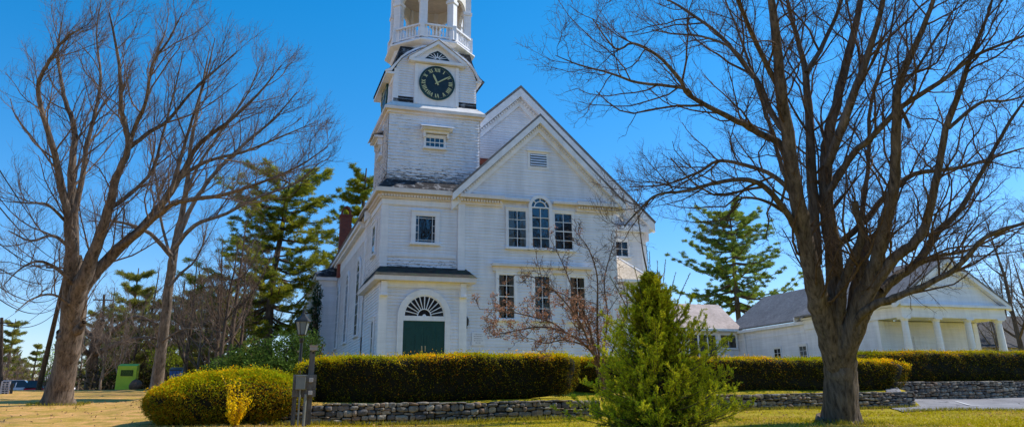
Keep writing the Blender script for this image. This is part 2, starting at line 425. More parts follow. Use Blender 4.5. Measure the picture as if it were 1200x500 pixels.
def span(poly, c):
    """the stretch of a convex outline at height c"""
    xs = []
    n = len(poly)
    for i in range(n):
        (a0, c0), (a1, c1) = poly[i], poly[(i + 1) % n]
        if (c0 <= c <= c1) or (c1 <= c <= c0):
            if abs(c1 - c0) < 1e-9: xs += [a0, a1]
            else: xs.append(a0 + (a1 - a0) * (c - c0) / (c1 - c0))
    return (min(xs), max(xs)) if xs else None
def clap(mb, F, poly, sp=0.135, depth=0.038, mi=0, rows=None):
    """clapboards: overlapping boards, each with its lower edge standing out"""
    c0 = min(c for a, c in poly); c1 = max(c for a, c in poly)
    n = max(1, int(math.ceil((c1 - c0) / sp)))
    for i in range(n):
        z0 = c0 + i * sp; z1 = min(c1, z0 + sp)
        if z1 - z0 < 0.004: continue
        s0 = span(poly, z0 + 1e-5); s1 = span(poly, z1 - 1e-5)
        if not s0 or not s1: continue
        j = random.uniform(-0.002, 0.002)
        vs = [F(s0[0], depth + j, z0), F(s0[1], depth + j, z0), F(s1[1], 0.002, z1), F(s1[0], 0.002, z1), F(s0[0], -0.01, z0), F(s0[1], -0.01, z0)]
        mb.add(vs, [(0, 1, 2, 3), (4, 5, 1, 0)], mi)
    mb.add([F(a, -0.012, c) for a, c in poly], [tuple(range(len(poly)))], mi)
def shingles(mb, F, poly, sp=0.15, wdt=0.16, mi=0):
    """wall shingles of uneven width and drop"""
    c0 = min(c for a, c in poly); c1 = max(c for a, c in poly)
    n = int(math.ceil((c1 - c0) / sp))
    for i in range(n):
        z0 = c0 + i * sp; z1 = min(c1, z0 + sp)
        s = span(poly, (z0 + z1) / 2)
        if not s: continue
        a = s[0]
        while a < s[1] - 1e-4:
            b = min(s[1], a + wdt * random.uniform(0.6, 1.5)); d = random.uniform(0.02, 0.05); e = random.uniform(-0.012, 0.006)
            vs = [F(a, d, z0 + e), F(b - 0.004, d, z0 + e), F(b - 0.004, 0.003, z1), F(a, 0.003, z1), F(a, -0.01, z0 + e), F(b - 0.004, -0.01, z0 + e)]
            mb.add(vs, [(0, 1, 2, 3), (4, 5, 1, 0)], mi); a = b
    mb.add([F(a, -0.012, c) for a, c in poly], [tuple(range(len(poly)))], mi)
def dentils(mb, F, a0, a1, c0, c1, b0=0.0, b1=0.09, step=0.13, mi=0):
    n = int((a1 - a0) / step)
    for i in range(n):
        a = a0 + (i + 0.5) * (a1 - a0) / n
        mb.fbox(F, a - step * 0.3, a + step * 0.3, b0, b1, c0, c1, mi)
def rake_dentils(mb, F, p, q, off, b0, b1, step=0.15, sz=0.045, mi=0):
    p = Vector(p); q = Vector(q); L = (q - p).length; d = (q - p) / L; nrm = Vector((-d.y, d.x))
    if nrm.y > 0: nrm = -nrm
    n = int(L / step)
    for i in range(n):
        c = p + d * ((i + 0.5) * L / n) + nrm * off
        pts = [c - d * sz - nrm * sz, c + d * sz - nrm * sz, c + d * sz + nrm * sz, c - d * sz + nrm * sz]
        mb.fprism(F, [(x.x, x.y) for x in pts], b0, b1, mi)
def rake(mb, F, p, q, wd, b0, b1, mi=0):
    """sloping board along p-q, its upper edge on the line"""
    p = Vector(p); q = Vector(q); d = (q - p).normalized(); dn = Vector((0, -wd / abs(d.x)))
    mb.fprism(F, [tuple(p), tuple(q), tuple(q + dn), tuple(p + dn)], b0, b1, mi)
def arch_pts(ac, c, r, n=18, a0=0.0, a1=PI, ry=None):
    return [(ac + r * math.cos(a0 + (a1 - a0) * i / n), c + (ry or r) * math.sin(a0 + (a1 - a0) * i / n)) for i in range(n + 1)]

def window(F, a0, a1, c0, c1, parent, cols=2, rows=4, casing=0.12, curtain=0, arch=False, sill=True, lead=False, proud=0.075, dark=DARK, hood=False):
    """a sash window: frame with its bars, pane, and what is seen inside"""
    F0 = F; F = lambda a, b, c: F0(a, b + 0.035, c)
    m = MB(); cw = casing; bar_ = 0.0125
    ac = (a0 + a1) / 2; r = (a1 - a0) / 2
    m.fbox(F, a0 - cw, a0, -0.005, proud, c0 - cw * 0.3, c1); m.fbox(F, a1, a1 + cw, -0.005, proud, c0 - cw * 0.3, c1)
    if arch:
        m.fstrip(F, arch_pts(ac, c1, r), arch_pts(ac, c1, r + cw), -0.005, proud)
    else:
        m.fbox(F, a0 - cw, a1 + cw, -0.005, proud + 0.004, c1, c1 + cw)
        m.fbox(F, a0 - cw - 0.03, a1 + cw + 0.03, -0.005, proud + 0.04, c1 + cw, c1 + cw + 0.045)
    if sill: m.fbox(F, a0 - cw - 0.05, a1 + cw + 0.05, -0.005, proud + 0.07, c0 - 0.09, c0 - 0.0)
    fs = 0.03
    m.fbox(F, a0, a0 + fs, 0.01, proud - 0.02, c0, c1); m.fbox(F, a1 - fs, a1, 0.01, proud - 0.02, c0, c1)
    m.fbox(F, a0 + fs, a1 - fs, 0.01, proud - 0.02, c0, c0 + fs * 1.3)
    if not arch: m.fbox(F, a0 + fs, a1 - fs, 0.01, proud - 0.02, c1 - fs, c1)
    mid = (c0 + c1) / 2
    if lead:
        for t in (0.16, 0.84):
            a = a0 + (a1 - a0) * t; m.fbox(F, a - 0.009, a + 0.009, 0.036, 0.05, c0 + fs, c1 - fs)
        for t in (0.1, 0.9):
            c = c0 + (c1 - c0) * t; m.fbox(F, a0 + fs, a1 - fs, 0.037, 0.051, c - 0.009, c + 0.009)
        for t in (0.37, 0.63):
            c = c0 + (c1 - c0) * t
            m.fbox(F, a0 + fs, a0 + (a1 - a0) * 0.16, 0.037, 0.051, c - 0.008, c + 0.008); m.fbox(F, a0 + (a1 - a0) * 0.84, a1 - fs, 0.037, 0.051, c - 0.008, c + 0.008)
    else:
        for i in range(1, cols):
            a = a0 + (a1 - a0) * i / cols; m.fbox(F, a - bar_, a + bar_, 0.03, proud - 0.024, c0 + fs, c1 - 0.001)
        for i in range(1, rows):
            c = c0 + (c1 - c0) * i / rows; h = 0.02 if (rows % 2 == 0 and i == rows // 2) else bar_
            m.fbox(F, a0 + fs, a1 - fs, 0.029, proud - 0.022, c - h, c + h)
    if arch:
        m.fbox(F, a0, a1, 0.012, proud - 0.015, c1 - 0.03, c1 + 0.03)
        m.fstrip(F, arch_pts(ac, c1, r * 0.62, 14), arch_pts(ac, c1, r * 0.70, 14), 0.03, proud - 0.02)
        for t in (0.25, 0.5, 0.75):
            m.fprism(F, [(ac + r * 0.7 * math.cos(PI * t - 0.05), c1 + r * 0.7 * math.sin(PI * t - 0.05)), (ac + r * math.cos(PI * t - 0.035), c1 + r * math.sin(PI * t - 0.035)),
                         (ac + r * math.cos(PI * t + 0.035), c1 + r * math.sin(PI * t + 0.035)), (ac + r * 0.7 * math.cos(PI * t + 0.05), c1 + r * 0.7 * math.sin(PI * t + 0.05))], 0.031, proud - 0.02)
    wo = m.build('window', TRIM, parent)
    outline = [(a0, c0), (a1, c0), (a1, c1)] + (arch_pts(ac, c1, r)[1:-1] if arch else []) + [(a0, c1)]
    MB().add([F(a, 0.034, c) for a, c in outline], [tuple(range(len(outline)))]).build('pane', GLASS, wo)
    s = MB(); s.add([F(a, 0.0255, c) for a, c in outline], [tuple(range(len(outline)))], 0)  # near-black sheet behind the pane: the unlit room put into its colour
    if curtain:
        n = 8; wfrac = 0.34 if curtain == 1 else 0.22
        for side in (0, 1):
            for i in range(n):
                t0, t1 = i / n * wfrac, (i + 1) / n * wfrac
                if side: t0, t1 = 1 - t1, 1 - t0
                A0, A1 = a0 + (a1 - a0) * t0, a0 + (a1 - a0) * t1
                b0, b1 = 0.0275 + 0.004 * (i % 2), 0.0275 + 0.004 * ((i + 1) % 2)
                s.add([F(A0, b0, c0 + 0.02), F(A1, b1, c0 + 0.02), F(A1, b1, c1), F(A0, b0, c1)], [(0, 1, 2, 3)], 1)
    s.build('curtain' if curtain else 'unlit_backing', [dark, CLOTH], wo)
    return wo

# ================================================================== THE CHURCH
CX0, CX1 = 5.05, 19.85          # nave walls
YE, YV, YB, YN = 33.0, 33.6, 33.55, 37.2
church = thing('church', (12.0, 33.6, gz(12, 33)), 'white clapboard church with a square clock tower, open belfry and twin front gables', 'church')
FB, FV, FE, FN = FRONTF(YB), FRONTF(YV), FRONTF(YE), FRONTF(YN)
GZ = 0.5

# ---- nave
m = MB()
apx, apz, ez = 12.72, 15.78, 9.05
clap(m, FN, [(CX0, GZ), (CX1, GZ), (CX1, ez), (apx, apz - 0.1), (CX0, ez)])
clap(m, LEFTF(CX0), [(-64, GZ), (-38.9, GZ), (-38.9, 8.3), (-64, 8.3)])
clap(m, RIGHTF(CX1), [(YN, GZ), (64, GZ), (64, ez), (YN, ez)])
m.add([(CX0, 64, GZ), (CX1, 64, GZ), (CX1, 64, ez), (apx, 64, apz - 0.1), (CX0, 64, ez)], [(0, 1, 2, 3, 4)])
m.build('nave_wall', SIDING, church)
m = MB()
el, er = (4.68, 8.72), (20.3, 9.02)
for (ea, ec) in (el, er):
    d = Vector((apx - ea, apz + 0.32 - ec)).normalized(); nv = Vector((-d.y, d.x)) * 0.12
    if nv.y < 0: nv = -nv
    q = [(ea, ec), (apx, apz + 0.32), (apx, apz + 0.47), (ea + nv.x, ec + nv.y + 0.02)]
    m.add([(a, y, c) for y in (YN - 0.45, 64.4) for a, c in q], [(0, 1, 2, 3), (7, 6, 5, 4), (0, 1, 5, 4), (1, 2, 6, 5), (2, 3, 7, 6), (3, 0, 4, 7)])
m.build('nave_roof', ROOFGREY, church)
m = MB()
FN2 = FRONTF(YN)
ap2 = (apx, apz + 0.3)
for e in (el, er):
    rake(m, FN2, e, ap2, 0.34, 0.16, 0.43)            # rake fascia
    rake(m, FN2, (e[0] + (0.35 if e[0] < apx else -0.35), e[1] - 0.1), (apx, apz - 0.06), 0.42, 0.0, 0.15)
    rake_dentils(m, FN2, e, ap2, 0.42, 0.15, 0.26, 0.17, 0.05)
# eaves: soffit, fascia and frieze
for F, a0, a1, c in ((LEFTF(CX0), -64.3, -38.95, 8.3), (RIGHTF(CX1), YN - 0.4, 64.3, 8.6)):
    m.fbox(F, a0, a1, 0.02, 0.40, c + 0.25, c + 0.40); m.fbox(F, a0, a1, 0.02, 0.28, c + 0.08, c + 0.245); m.fbox(F, a0, a1, 0.0, 0.05, c - 0.55, c + 0.075)
m.fbox(FN, 16.3, CX1 + 0.04, 0.0, 0.06, 8.1, 8.55); m.fbox(FN, 16.3, CX1 + 0.3, 0.0, 0.32, 8.55, 8.85)
dentils(m, FN, 16.4, CX1, 8.38, 8.5, 0.06, 0.14)
m.fbox(FN, CX1 - 0.26, CX1 + 0.02, 0.0, 0.05, GZ, 8.1)
m.fbox(RIGHTF(CX1), YN, YN + 0.25, 0.0, 0.05, GZ, 8.0)
m.build('nave_cornice', TRIM, church)
m = MB(); m.fbox(FN, 10.3, 11.9, 0.03, 0.5, 11.55, 11.8); m.fbox(FN, 10.3, 12.0, 0.03, 0.30, 11.8, 11.95)
m.build('flashing', BRICK, church)
for yc in (40.75, 45.6, 50.6):
    window(LEFTF(CX0), -yc - 0.62, -yc + 0.62, 3.2, 6.4, church, 2, 6, 0.2, 0, arch=True, proud=0.06)
window(FN, 18.02, 18.78, 7.2, 8.02, church, 2, 2, 0.1, 0)

# ---- the rear block that steps out on the left
m = MB(); FR = FRONTF(52.0)
clap(m, FR, [(3.95, GZ), (5.04, GZ), (5.04, 7.6), (3.95, 7.6)]); clap(m, LEFTF(3.95), [(-64, GZ), (-52, GZ), (-52, 7.9), (-64, 7.9)])
m.build('rear_wall', SIDING, church)
m = MB()
m.fbox(FR, 3.9, 4.2, 0.0, 0.06, GZ, 7.2); m.fbox(FR, 3.9, 5.0, 0.0, 0.08, 7.2, 7.55); m.fbox(FR, 3.65, 5.0, 0.0, 0.34, 7.55, 7.75)
m.fbox(LEFTF(3.95), -64, -51.95, 0.0, 0.28, 7.9, 8.12); m.fbox(LEFTF(3.95), -64, -51.95, 0.0, 0.06, 7.45, 7.9); m.fbox(LEFTF(3.95), -52.3, -51.98, 0.0, 0.06, GZ, 7.45)
m.build('rear_cornice', TRIM, church)
MB().add([(3.6, 51.6, 7.76), (5.04, 51.6, 7.76), (5.04, 52.2, 8.6), (3.6, 52.2, 8.13), (3.6, 64, 8.13), (5.04, 64, 8.6)], [(0, 1, 2, 3), (3, 2, 5, 4)]).build('rear_roof', DARKSHINGLE, church)

# ---- chimney
m = MB(); m.box(4.85, 5.55, 50.2, 50.9, 7.6, 11.5); m.box(4.79, 5.61, 50.14, 50.96, 11.5, 11.62)
ch = m.build('chimney', BRICK, church)
MB().fstrip(FRONTF(50.7), arch_pts(5.2, 11.62, 0.24, 10, ry=0.5), arch_pts(5.2, 11.62, 0.33, 10, ry=0.62), -0.15, 0.35).build('chimney_cap', BRICK, ch)

# ---- front gabled bay
bx0, bx1, bax, baz = 8.62, 16.28, 12.45, 12.72
m = MB()
clap(m, FB, [(bx0, GZ), (bx1, GZ), (bx1, 8.9), (bax, baz), (bx0, 8.9)])
clap(m, RIGHTF(bx1), [(YB, GZ), (YN, GZ), (YN, 8.6), (YB, 8.6)])
m.build('front_wall', SIDING, church)
m = MB()
bl, br = (8.12, 8.98), (16.78, 8.98); bap = (bax, baz + 0.42)
for e in (bl, br):
    d = (Vector(bap) - Vector(e)).normalized(); up = Vector((0, 0.1))
    q = [e, bap, (bap[0], bap[1] + 0.13), (e[0], e[1] + 0.13)]
    m.add([(a, y, c) for y in (YB - 0.42, YN) for a, c in q], [(0, 1, 2, 3), (7, 6, 5, 4), (0, 1, 5, 4), (1, 2, 6, 5), (2, 3, 7, 6), (3, 0, 4, 7)])
m.build('front_roof', ROOFGREY, church)
m = MB()
for e in (bl, br):
    rake(m, FB, e, bap, 0.25, 0.16, 0.41); rake(m, FB, (e[0], e[1] - 0.26), (bap[0], bap[1] - 0.26), 0.36, 0.0, 0.155)
    rake_dentils(m, FB, e, bap, 0.33, 0.155, 0.25, 0.15, 0.042)
m.fbox(FB, bx1 - 0.3, bx1 + 0.02, 0.0, 0.05, GZ, 8.5); m.fbox(RIGHTF(bx1), YB, YB + 0.25, 0.0, 0.05, GZ, 8.5)
m.fbox(FB, 8.46, 8.78, 0.0, 0.1, GZ, 8.55)
m.fbox(FB, bx0 - 0.15, bx1, 0.0, 0.035, 1.7, 1.95)
m.build('front_trim', TRIM, church)
m = MB()
for a0, a1 in ((8.48, 10.62), (14.28, 16.6)):
    m = MB(); m.fbox(FB, a0, a1, 0.0, 0.36, 8.84, 9.0); m.fbox(FB, a0, a1 - 0.06, 0.0, 0.12, 8.55, 8.835); dentils(m, FB, a0 + 0.05, a1 - 0.1, 8.68, 8.80, 0.12, 0.24)
    m.build('front_cornice', WARMTRIM, church); m = MB()
for a0, a1 in ((10.62, 11.86), (13.08, 14.28)): MB().fbox(FB, a0, a1, 0.0, 0.3, 8.84, 8.96).build('cornice_band', WARMTRIM, church)
MB().fbox(RIGHTF(bx1), YB + 0.003, YN, 0.0, 0.32, 8.84, 9.0).build('side_cornice', WARMTRIM, church)
m = MB(); m.fbox(FB, 10.02, 14.95, 0.0, 0.26, 5.78, 5.9); m.fbox(FB, 10.1, 14.87, 0.0, 0.14, 5.56, 5.775)
m.build('window_hood', WARMTRIM, church)
# Palladian window: three lights, the middle one arched
window(FB, 10.84, 11.74, 6.68, 8.42, church, 2, 4, 0.10, 1)
window(FB, 11.99, 12.89, 6.68, 8.62, church, 2, 4, 0.15, 0, arch=True, proud=0.12)
window(FB, 13.14, 14.06, 6.68, 8.42, church, 2, 4, 0.10, 0)
# ground floor windows under the shared hood
for a in (10.36, 12.08, 13.82):
    window(FB, a, a + 0.76, 3.45, 5.42, church, 2, 4, 0.12, 1)
# louvred vent in the gable
m = MB(); m.fbox(FB, 11.88, 12.96, 0.0, 0.06, 10.55, 11.4); m.fbox(FB, 11.82, 13.02, 0.0, 0.16, 11.4, 11.48)
v = m.build('gable_vent', TRIM, church)
m = MB(); m.fbox(FB, 12.0, 12.84, 0.06, 0.064, 10.66, 11.29, 1)
for i in range(5): c = 10.68 + i * 0.125; m.add([FB(12.0, 0.115, c), FB(12.84, 0.115, c), FB(12.84, 0.068, c + 0.085), FB(12.0, 0.068, c + 0.085)], [(0, 1, 2, 3)], 0)
m.build('louvre', [TRIM, DARK], v)

# ---- lean-to in the corner right of the bay
m = MB(); LE = 5.5
A = (16.3, 37.15, 8.15); B = (18.45, 33.9, LE); C = (16.3, 33.9, LE); D = (18.45, 37.15, LE)
m.add([A, B, C, D], [(2, 1, 0), (1, 3, 0)]); m.build('side_porch_roof', WOODSHINGLE, church)
m = MB(); clap(m, FRONTF(34.1), [(16.3, GZ), (18.3, GZ), (18.3, LE), (16.3, LE)]); clap(m, RIGHTF(18.3), [(34.1, GZ), (37.15, GZ), (37.15, LE), (34.1, LE)])
m.build('side_porch_wall', SIDING, church)
m = MB(); m.bar(B, A, 0.10, 0.06); m.box(16.3, 18.5, 33.84, 33.98, LE - 0.14, LE - 0.005)
m.build('side_porch_trim', TRIM, church)

# ---- vestibule, second storey
SX1 = 8.62
m = MB()
clap(m, FV, [(CX0, 4.8), (SX1, 4.8), (SX1, 8.6), (CX0, 8.6)], mi=0)
clap(m, LEFTF(CX0), [(-38.9, 4.6), (-YV, 4.6), (-YV, 8.6), (-38.9, 8.6)], mi=0)
m.build('vestibule_wall', PEEL2, church)
m = MB()
m.fbox(FV, CX0 - 0.03, CX0 + 0.26, 0.0, 0.05, 5.4, 8.35); m.fbox(LEFTF(CX0), -YV - 0.25, -YV + 0.048, 0.0, 0.05, 5.4, 8.35)
m.fbox(LEFTF(CX0), -38.9, -38.6, 0.0, 0.06, 3.0, 8.35)
m.fbox(FV, CX0, 8.4, 0.0, 0.06, 6.05, 6.2)
m.fbox(FV, CX0 - 0.06, 8.46, 0.0, 0.08, 8.35, 8.6); m.fbox(LEFTF(CX0), -38.9, -YV, 0.0, 0.08, 8.35, 8.6)
m.build('vestibule_trim', TRIM, church)
m = MB()
m.box(CX0 - 0.38, 8.5, YV - 0.36, 39.1, 8.86, 9.06); m.box(CX0 - 0.16, 8.45, YV - 0.14, 39.0, 8.61, 8.855)
dentils(m, FV, CX0 - 0.14, 8.45, 8.68, 8.80, 0.14, 0.24); dentils(m, LEFTF(CX0), -38.9, -YV + 0.14, 8.68, 8.80, 0.16, 0.26)
m.build('vestibule_cornice', WARMTRIM, church)
window(FV, 6.5, 7.43, 6.68, 7.92, church, lead=True, casing=0.18)
window(LEFTF(CX0), -36.1, -35.2, 6.4, 7.75, church, 2, 3, 0.16, proud=0.06)

# ---- entrance block
EX0, EX1 = 5.0, 8.72
m = MB()
clap(m, FE, [(EX0, GZ), (EX1, GZ), (EX1, 4.9), (EX0, 4.9)]); clap(m, LEFTF(EX0), [(-38, GZ), (-YE, GZ), (-YE, 4.9), (-38, 4.9)]); clap(m, RIGHTF(EX1), [(YE, GZ), (YB, GZ), (YB, 4.9), (YE, 4.9)])
m.build('entrance_wall', SIDING, church)
m = MB()
m.fbox(FE, EX0 - 0.03, EX0 + 0.30, 0.0, 0.05, GZ, 4.3); m.fbox(LEFTF(EX0), -YE - 0.28, -YE + 0.048, 0.0, 0.05, GZ, 4.8); m.fbox(FE, EX1 - 0.3, EX1 + 0.03, 0.0, 0.05, GZ, 4.3)
for a in (EX0 + 0.0, EX1 - 0.28):
    m.fprism(FE, [(a, 4.3), (a + 0.26, 4.3), (a + 0.26, 4.86), (a, 4.86)], 0.0, 0.2); m.fbox(FE, a - 0.03, a + 0.29, 0.0, 0.24, 4.25, 4.32)
m.fbox(FE, EX0, EX1, 0.0, 0.08, 4.62, 4.88)
m.build('entrance_trim', TRIM, church)
m = MB(); m.box(EX0 - 0.32, 9.12, YE - 0.36, YE + 0.5, 4.88, 5.08); m.box(EX0 - 0.32, EX0 + 0.2, YE + 0.5, 38.1, 4.88, 5.08)
m.build('entrance_eave', WARMTRIM, church)
m = MB(); zt = 5.62; xa, xb, ya = EX0 - 0.34, 9.14, YE - 0.38
m.add([(xa, ya, 5.085), (xb, ya, 5.085), (8.85, YV + 0.01, zt), (CX0 - 0.02, YV + 0.01, zt), (xa, 38.1, 5.085), (CX0 - 0.02, 38.1, zt), (xb, YV + 0.01, 5.085)], [(0, 1, 2, 3), (4, 0, 3, 5), (1, 6, 2)])
m.build('entrance_roof', MOSSSHINGLE, church)
# door with fanlight
FE0 = FE; FE = lambda a, b, c: FE0(a, b + 0.035, c)
da0, da1, dc, dac, dr = 5.99, 7.78, 3.24, 6.885, 0.88
m = MB()
m.fbox(FE, da0 - 0.24, da0, 0.0, 0.11, GZ, 3.42); m.fbox(FE, da1, da1 + 0.24, 0.0, 0.11, GZ, 3.42)
m.fstrip(FE, arch_pts(dac, 3.42, dr + 0.015, 24), arch_pts(dac, 3.42, dr + 0.255, 24), 0.0, 0.11)
m.fbox(FE, da0, da1, 0.0, 0.10, dc, 3.44)
for i in range(1, 12):
    t = PI * i / 12
    for s_ in (1,):
        c_, n_ = (math.cos(t), math.sin(t)), (-math.sin(t), math.cos(t))
        p0 = (dac + c_[0] * 0.3, 3.44 + c_[1] * 0.3); p1 = (dac + c_[0] * 0.86, 3.42 + c_[1] * 0.86); wv = 0.014; wv2 = 0.022
        m.fprism(FE, [(p0[0] - n_[0] * wv, p0[1] - n_[1] * wv), (p1[0] - n_[0] * wv2, p1[1] - n_[1] * wv2), (p1[0] + n_[0] * wv2, p1[1] + n_[1] * wv2), (p0[0] + n_[0] * wv, p0[1] + n_[1] * wv)], 0.03, 0.07)
m.fstrip(FE, arch_pts(dac, 3.44, 0.27, 14), arch_pts(dac, 3.44, 0.31, 14), 0.028, 0.072)
m.fstrip(FE, arch_pts(dac, 3.44, 0.0, 8), arch_pts(dac, 3.44, 0.08, 8), 0.028, 0.072)
m.fstrip(FE, arch_pts(dac, 3.42, 0.84, 24), arch_pts(dac, 3.42, 0.90, 24), 0.0, 0.08)
dframe = m.build('door_frame', TRIM, church)
MB().add([FE(a, 0.031, c) for a, c in arch_pts(dac, 3.42, dr, 24)], [tuple(range(25))]).build('fanlight', mat_plain('fanlight_glass', (0.012, 0.014, 0.02), 0.06, 0.2, 3, 0.6), dframe)
for s in (0, 1):
    a0 = da0 + s * (da1 - da0) / 2 + 0.004; a1 = a0 + (da1 - da0) / 2 - 0.008
    m = MB(); m.fbox(FE, a0, a1, 0.0, 0.05, 1.02, dc)
    for c0, c1 in ((1.2, 1.75), (1.9, 2.75), (2.88, 3.1)):
        for k in (0, 1):
            b0 = a0 + 0.10 + k * 0.40; b1 = b0 + 0.28
            m.fbox(FE, b0, b1, 0.05, 0.056, c0, c1); m.fbox(FE, b0 + 0.04, b1 - 0.04, 0.056, 0.066, c0 + 0.05, c1 - 0.05)
    d = m.build('door', DOORGREEN, church)
    a = a1 - 0.07 if s == 0 else a0 + 0.07
    MB().fbox(FE, a - 0.025, a + 0.025, 0.05, 0.06, 2.0, 2.22).fbox(FE, a - 0.02, a + 0.02, 0.06, 0.10, 2.08, 2.12).build('handle', mat_plain('brass', (0.5, 0.42, 0.28), 0.35, 0.1, 5, 0.5, 0.8), d)
m = MB(); m.box(5.6, 8.2, 31.8, 33.0, 0.3, 1.0); m.box(5.5, 8.3, 31.4, 31.8, 0.3, 0.83); m.box(5.5, 8.3, 31.0, 31.4, 0.3, 0.66)
m.build('doorstep', mat_plain('granite', (0.32, 0.31, 0.29), 0.8, 0.2, 30), church)
FE = FE0
window(LEFTF(EX0), -34.75, -34.2, 1.9, 3.35, church, 1, 2, 0.12, proud=0.06, dark=mat_plain('dark_green_glass', (0.02, 0.05, 0.035), 0.3, 0.3))

# ---- tower
TX0, TX1, TY0, TY1 = 5.2, 9.58, 33.92, 38.1
m = MB(); za, zb = 9.07, 9.62
x0, x1, y0, y1 = CX0 - 0.34, 8.5, YV - 0.33, 38.6
m.add([(x0, y0, za), (x1, y0, za), (x1, y1, za), (x0, y1, za), (TX0 - 0.01, TY0 - 0.01, zb), (TX1 + 0.01, TY0 - 0.01, zb), (TX1 + 0.01, TY1, zb), (TX0 - 0.01, TY1, zb)], [(0, 1, 5, 4), (1, 2, 6, 5), (2, 3, 7, 6), (3, 0, 4, 7)])
m.build('tower_skirt_roof', DARKSHINGLE, church)
m = MB(); z0, z1 = 9.4, 12.95
shingles(m, FRONTF(TY0), [(TX0, z0), (TX1, z0), (TX1, z1), (TX0, z1)]); shingles(m, LEFTF(TX0), [(-TY1, z0), (-TY0, z0), (-TY0, z1), (-TY1, z1)]); shingles(m, RIGHTF(TX1), [(TY0, z0), (TY1, z0), (TY1, z1), (TY0, z1)])
m.add([(TX0, TY1, z0), (TX1, TY1, z0), (TX1, TY1, z1), (TX0, TY1, z1)], [(0, 1, 2, 3)])
m.build('tower_wall', PEEL, church)
FT = FRONTF(TY0)
window(FT, 6.93, 7.83, 11.28, 11.76, church, 4, 2, 0.07)
window(LEFTF(TX0), -36.5, -35.6, 11.28, 11.76, church, 4, 2, 0.07, proud=0.06)
for F, ac in ((FT, 7.42), (LEFTF(TX0), -36.05)):
    m = MB(); m.fbox(F, ac - 0.74, ac + 0.74, 0.03, 0.46, 12.06, 12.16); m.fbox(F, ac - 0.6, ac + 0.6, 0.03, 0.28, 11.93, 12.055)
    for k in (-1, 1): m.fbox(F, ac + k * 0.56 - 0.05, ac + k * 0.56 + 0.05, 0.03, 0.26, 11.72, 11.925)
    h = m.build('window_hood', TRIM, church)
    MB().add([F(ac - 0.82, 0.58, 12.17), F(ac + 0.82, 0.58, 12.17), F(ac + 0.74, 0.02, 12.40), F(ac - 0.74, 0.02, 12.40), F(ac - 0.82, 0.58, 12.13), F(ac + 0.82, 0.58, 12.13)], [(0, 1, 2, 3), (4, 5, 1, 0)]).build('hood_roof', WHITE, h)
m = MB(); m.box(TX0 - 0.24, TX1 + 0.24, TY0 - 0.24, TY1 + 0.24, 12.98, 13.12); m.box(TX0 - 0.1, TX1 + 0.1, TY0 - 0.1, TY1 + 0.1, 12.84, 12.975)
m.build('tower_cornice', WARMTRIM, church)
KX0, KX1, KY0, KY1 = 5.40, 9.44, 34.12, 37.9
def skirt(mb, a0, a1, a2, a3, b0, b1, c0, c1, F):
    mb.add([F(a0, b0, c0), F(a1, b0, c0), F(a3, b1, c1), F(a2, b1, c1)], [(0, 1, 2, 3)])
m = MB()
skirt(m, TX0 - 0.24, TX1 + 0.24, KX0, KX1, 0.44, 0.0, 13.125, 13.55, FRONTF(KY0)); skirt(m, -TY1 - 0.24, -TY0 + 0.24, -KY1, -KY0, 0.44, 0.0, 13.125, 13.55, LEFTF(KX0)); skirt(m, TY0 - 0.24, TY1 + 0.24, KY0, KY1, 0.38, 0.0, 13.125, 13.55, RIGHTF(KX1))
m.build('clock_stage_skirt', mat_paint('worn_skirt_paint', (0.74, 0.72, 0.70), 0.7, (0.10, 0.09, 0.09), 1.6), church)
# at the corners of the skirt
for a0, a1 in ((KX0 - 0.02, 6.33), (8.56, KX1 + 0.02)):
    m = MB()
    for i in range(3): 
        c = 13.42 + i * 0.12; m.fbox(FRONTF(KY0), a0, a1, 0.0, 0.075 - i * 0.02, c, c + 0.115)
    m.build('bare_shingle', DARKSHINGLE, church)
# clock stage with a bowed gable
prof = [(KX0, 15.05), (5.52, 15.42), (5.72, 15.72), (6.0, 15.98), (6.35, 16.22), (6.72, 16.42), (7.42, 16.5), (8.12, 16.42), (8.49, 16.22), (8.84, 15.98), (9.12, 15.72), (9.32, 15.42), (KX1, 15.05)]
m = MB()
clap(m, FRONTF(KY0), [(KX0, 13.4), (KX1, 13.4)] + prof[::-1], 0.13)
clap(m, LEFTF(KX0), [(-KY1, 13.4), (-KY0, 13.4), (-KY0, 15.1), (-KY1, 15.1)], 0.13); clap(m, RIGHTF(KX1), [(KY0, 13.4), (KY1, 13.4), (KY1, 15.1), (KY0, 15.1)], 0.13)
m.add([(a, KY1, c) for a, c in [(KX0, 13.4), (KX1, 13.4)] + prof[::-1]], [tuple(range(15))])
m.build('clock_stage_wall', SIDING, church)
m = MB()
out = [(KX0 - 0.46, 15.02), (KX0 - 0.24, 15.14)] + [(7.42 + (a - 7.42) * 1.035, c + 0.10) for a, c in prof[1:-1]] + [(KX1 + 0.16, 15.12), (KX1 + 0.30, 15.0)]
n = len(out)
vs = [(a, y, c) for y in (KY0 - 0.14, KY1 + 0.14) for a, c in out]
m.add(vs, [(i, i + 1, n + i + 1, n + i) for i in range(n - 1)])
m.build('bowed_roof', DARKSHINGLE, church)
m = MB(); cxr, cyr = 7.42, 36.0; rr_ = [(2.50, 15.03), (2.28, 15.2), (2.06, 15.48), (1.9, 15.88), (1.76, 16.5)]
vs = [(cxr + sx * s_, cyr + sy * min(s_ * 0.95, 1.83), z_) for s_, z_ in rr_ for sx, sy in ((-1, -1), (1, -1), (1, 1), (-1, 1))]
m.add(vs, [(4 * i + k, 4 * i + (k + 1) % 4, 4 * i + 4 + (k + 1) % 4, 4 * i + 4 + k) for i in range(4) for k in range(4)]); m.build('bell_cast_roof', DARKSHINGLE, church)
m = MB()
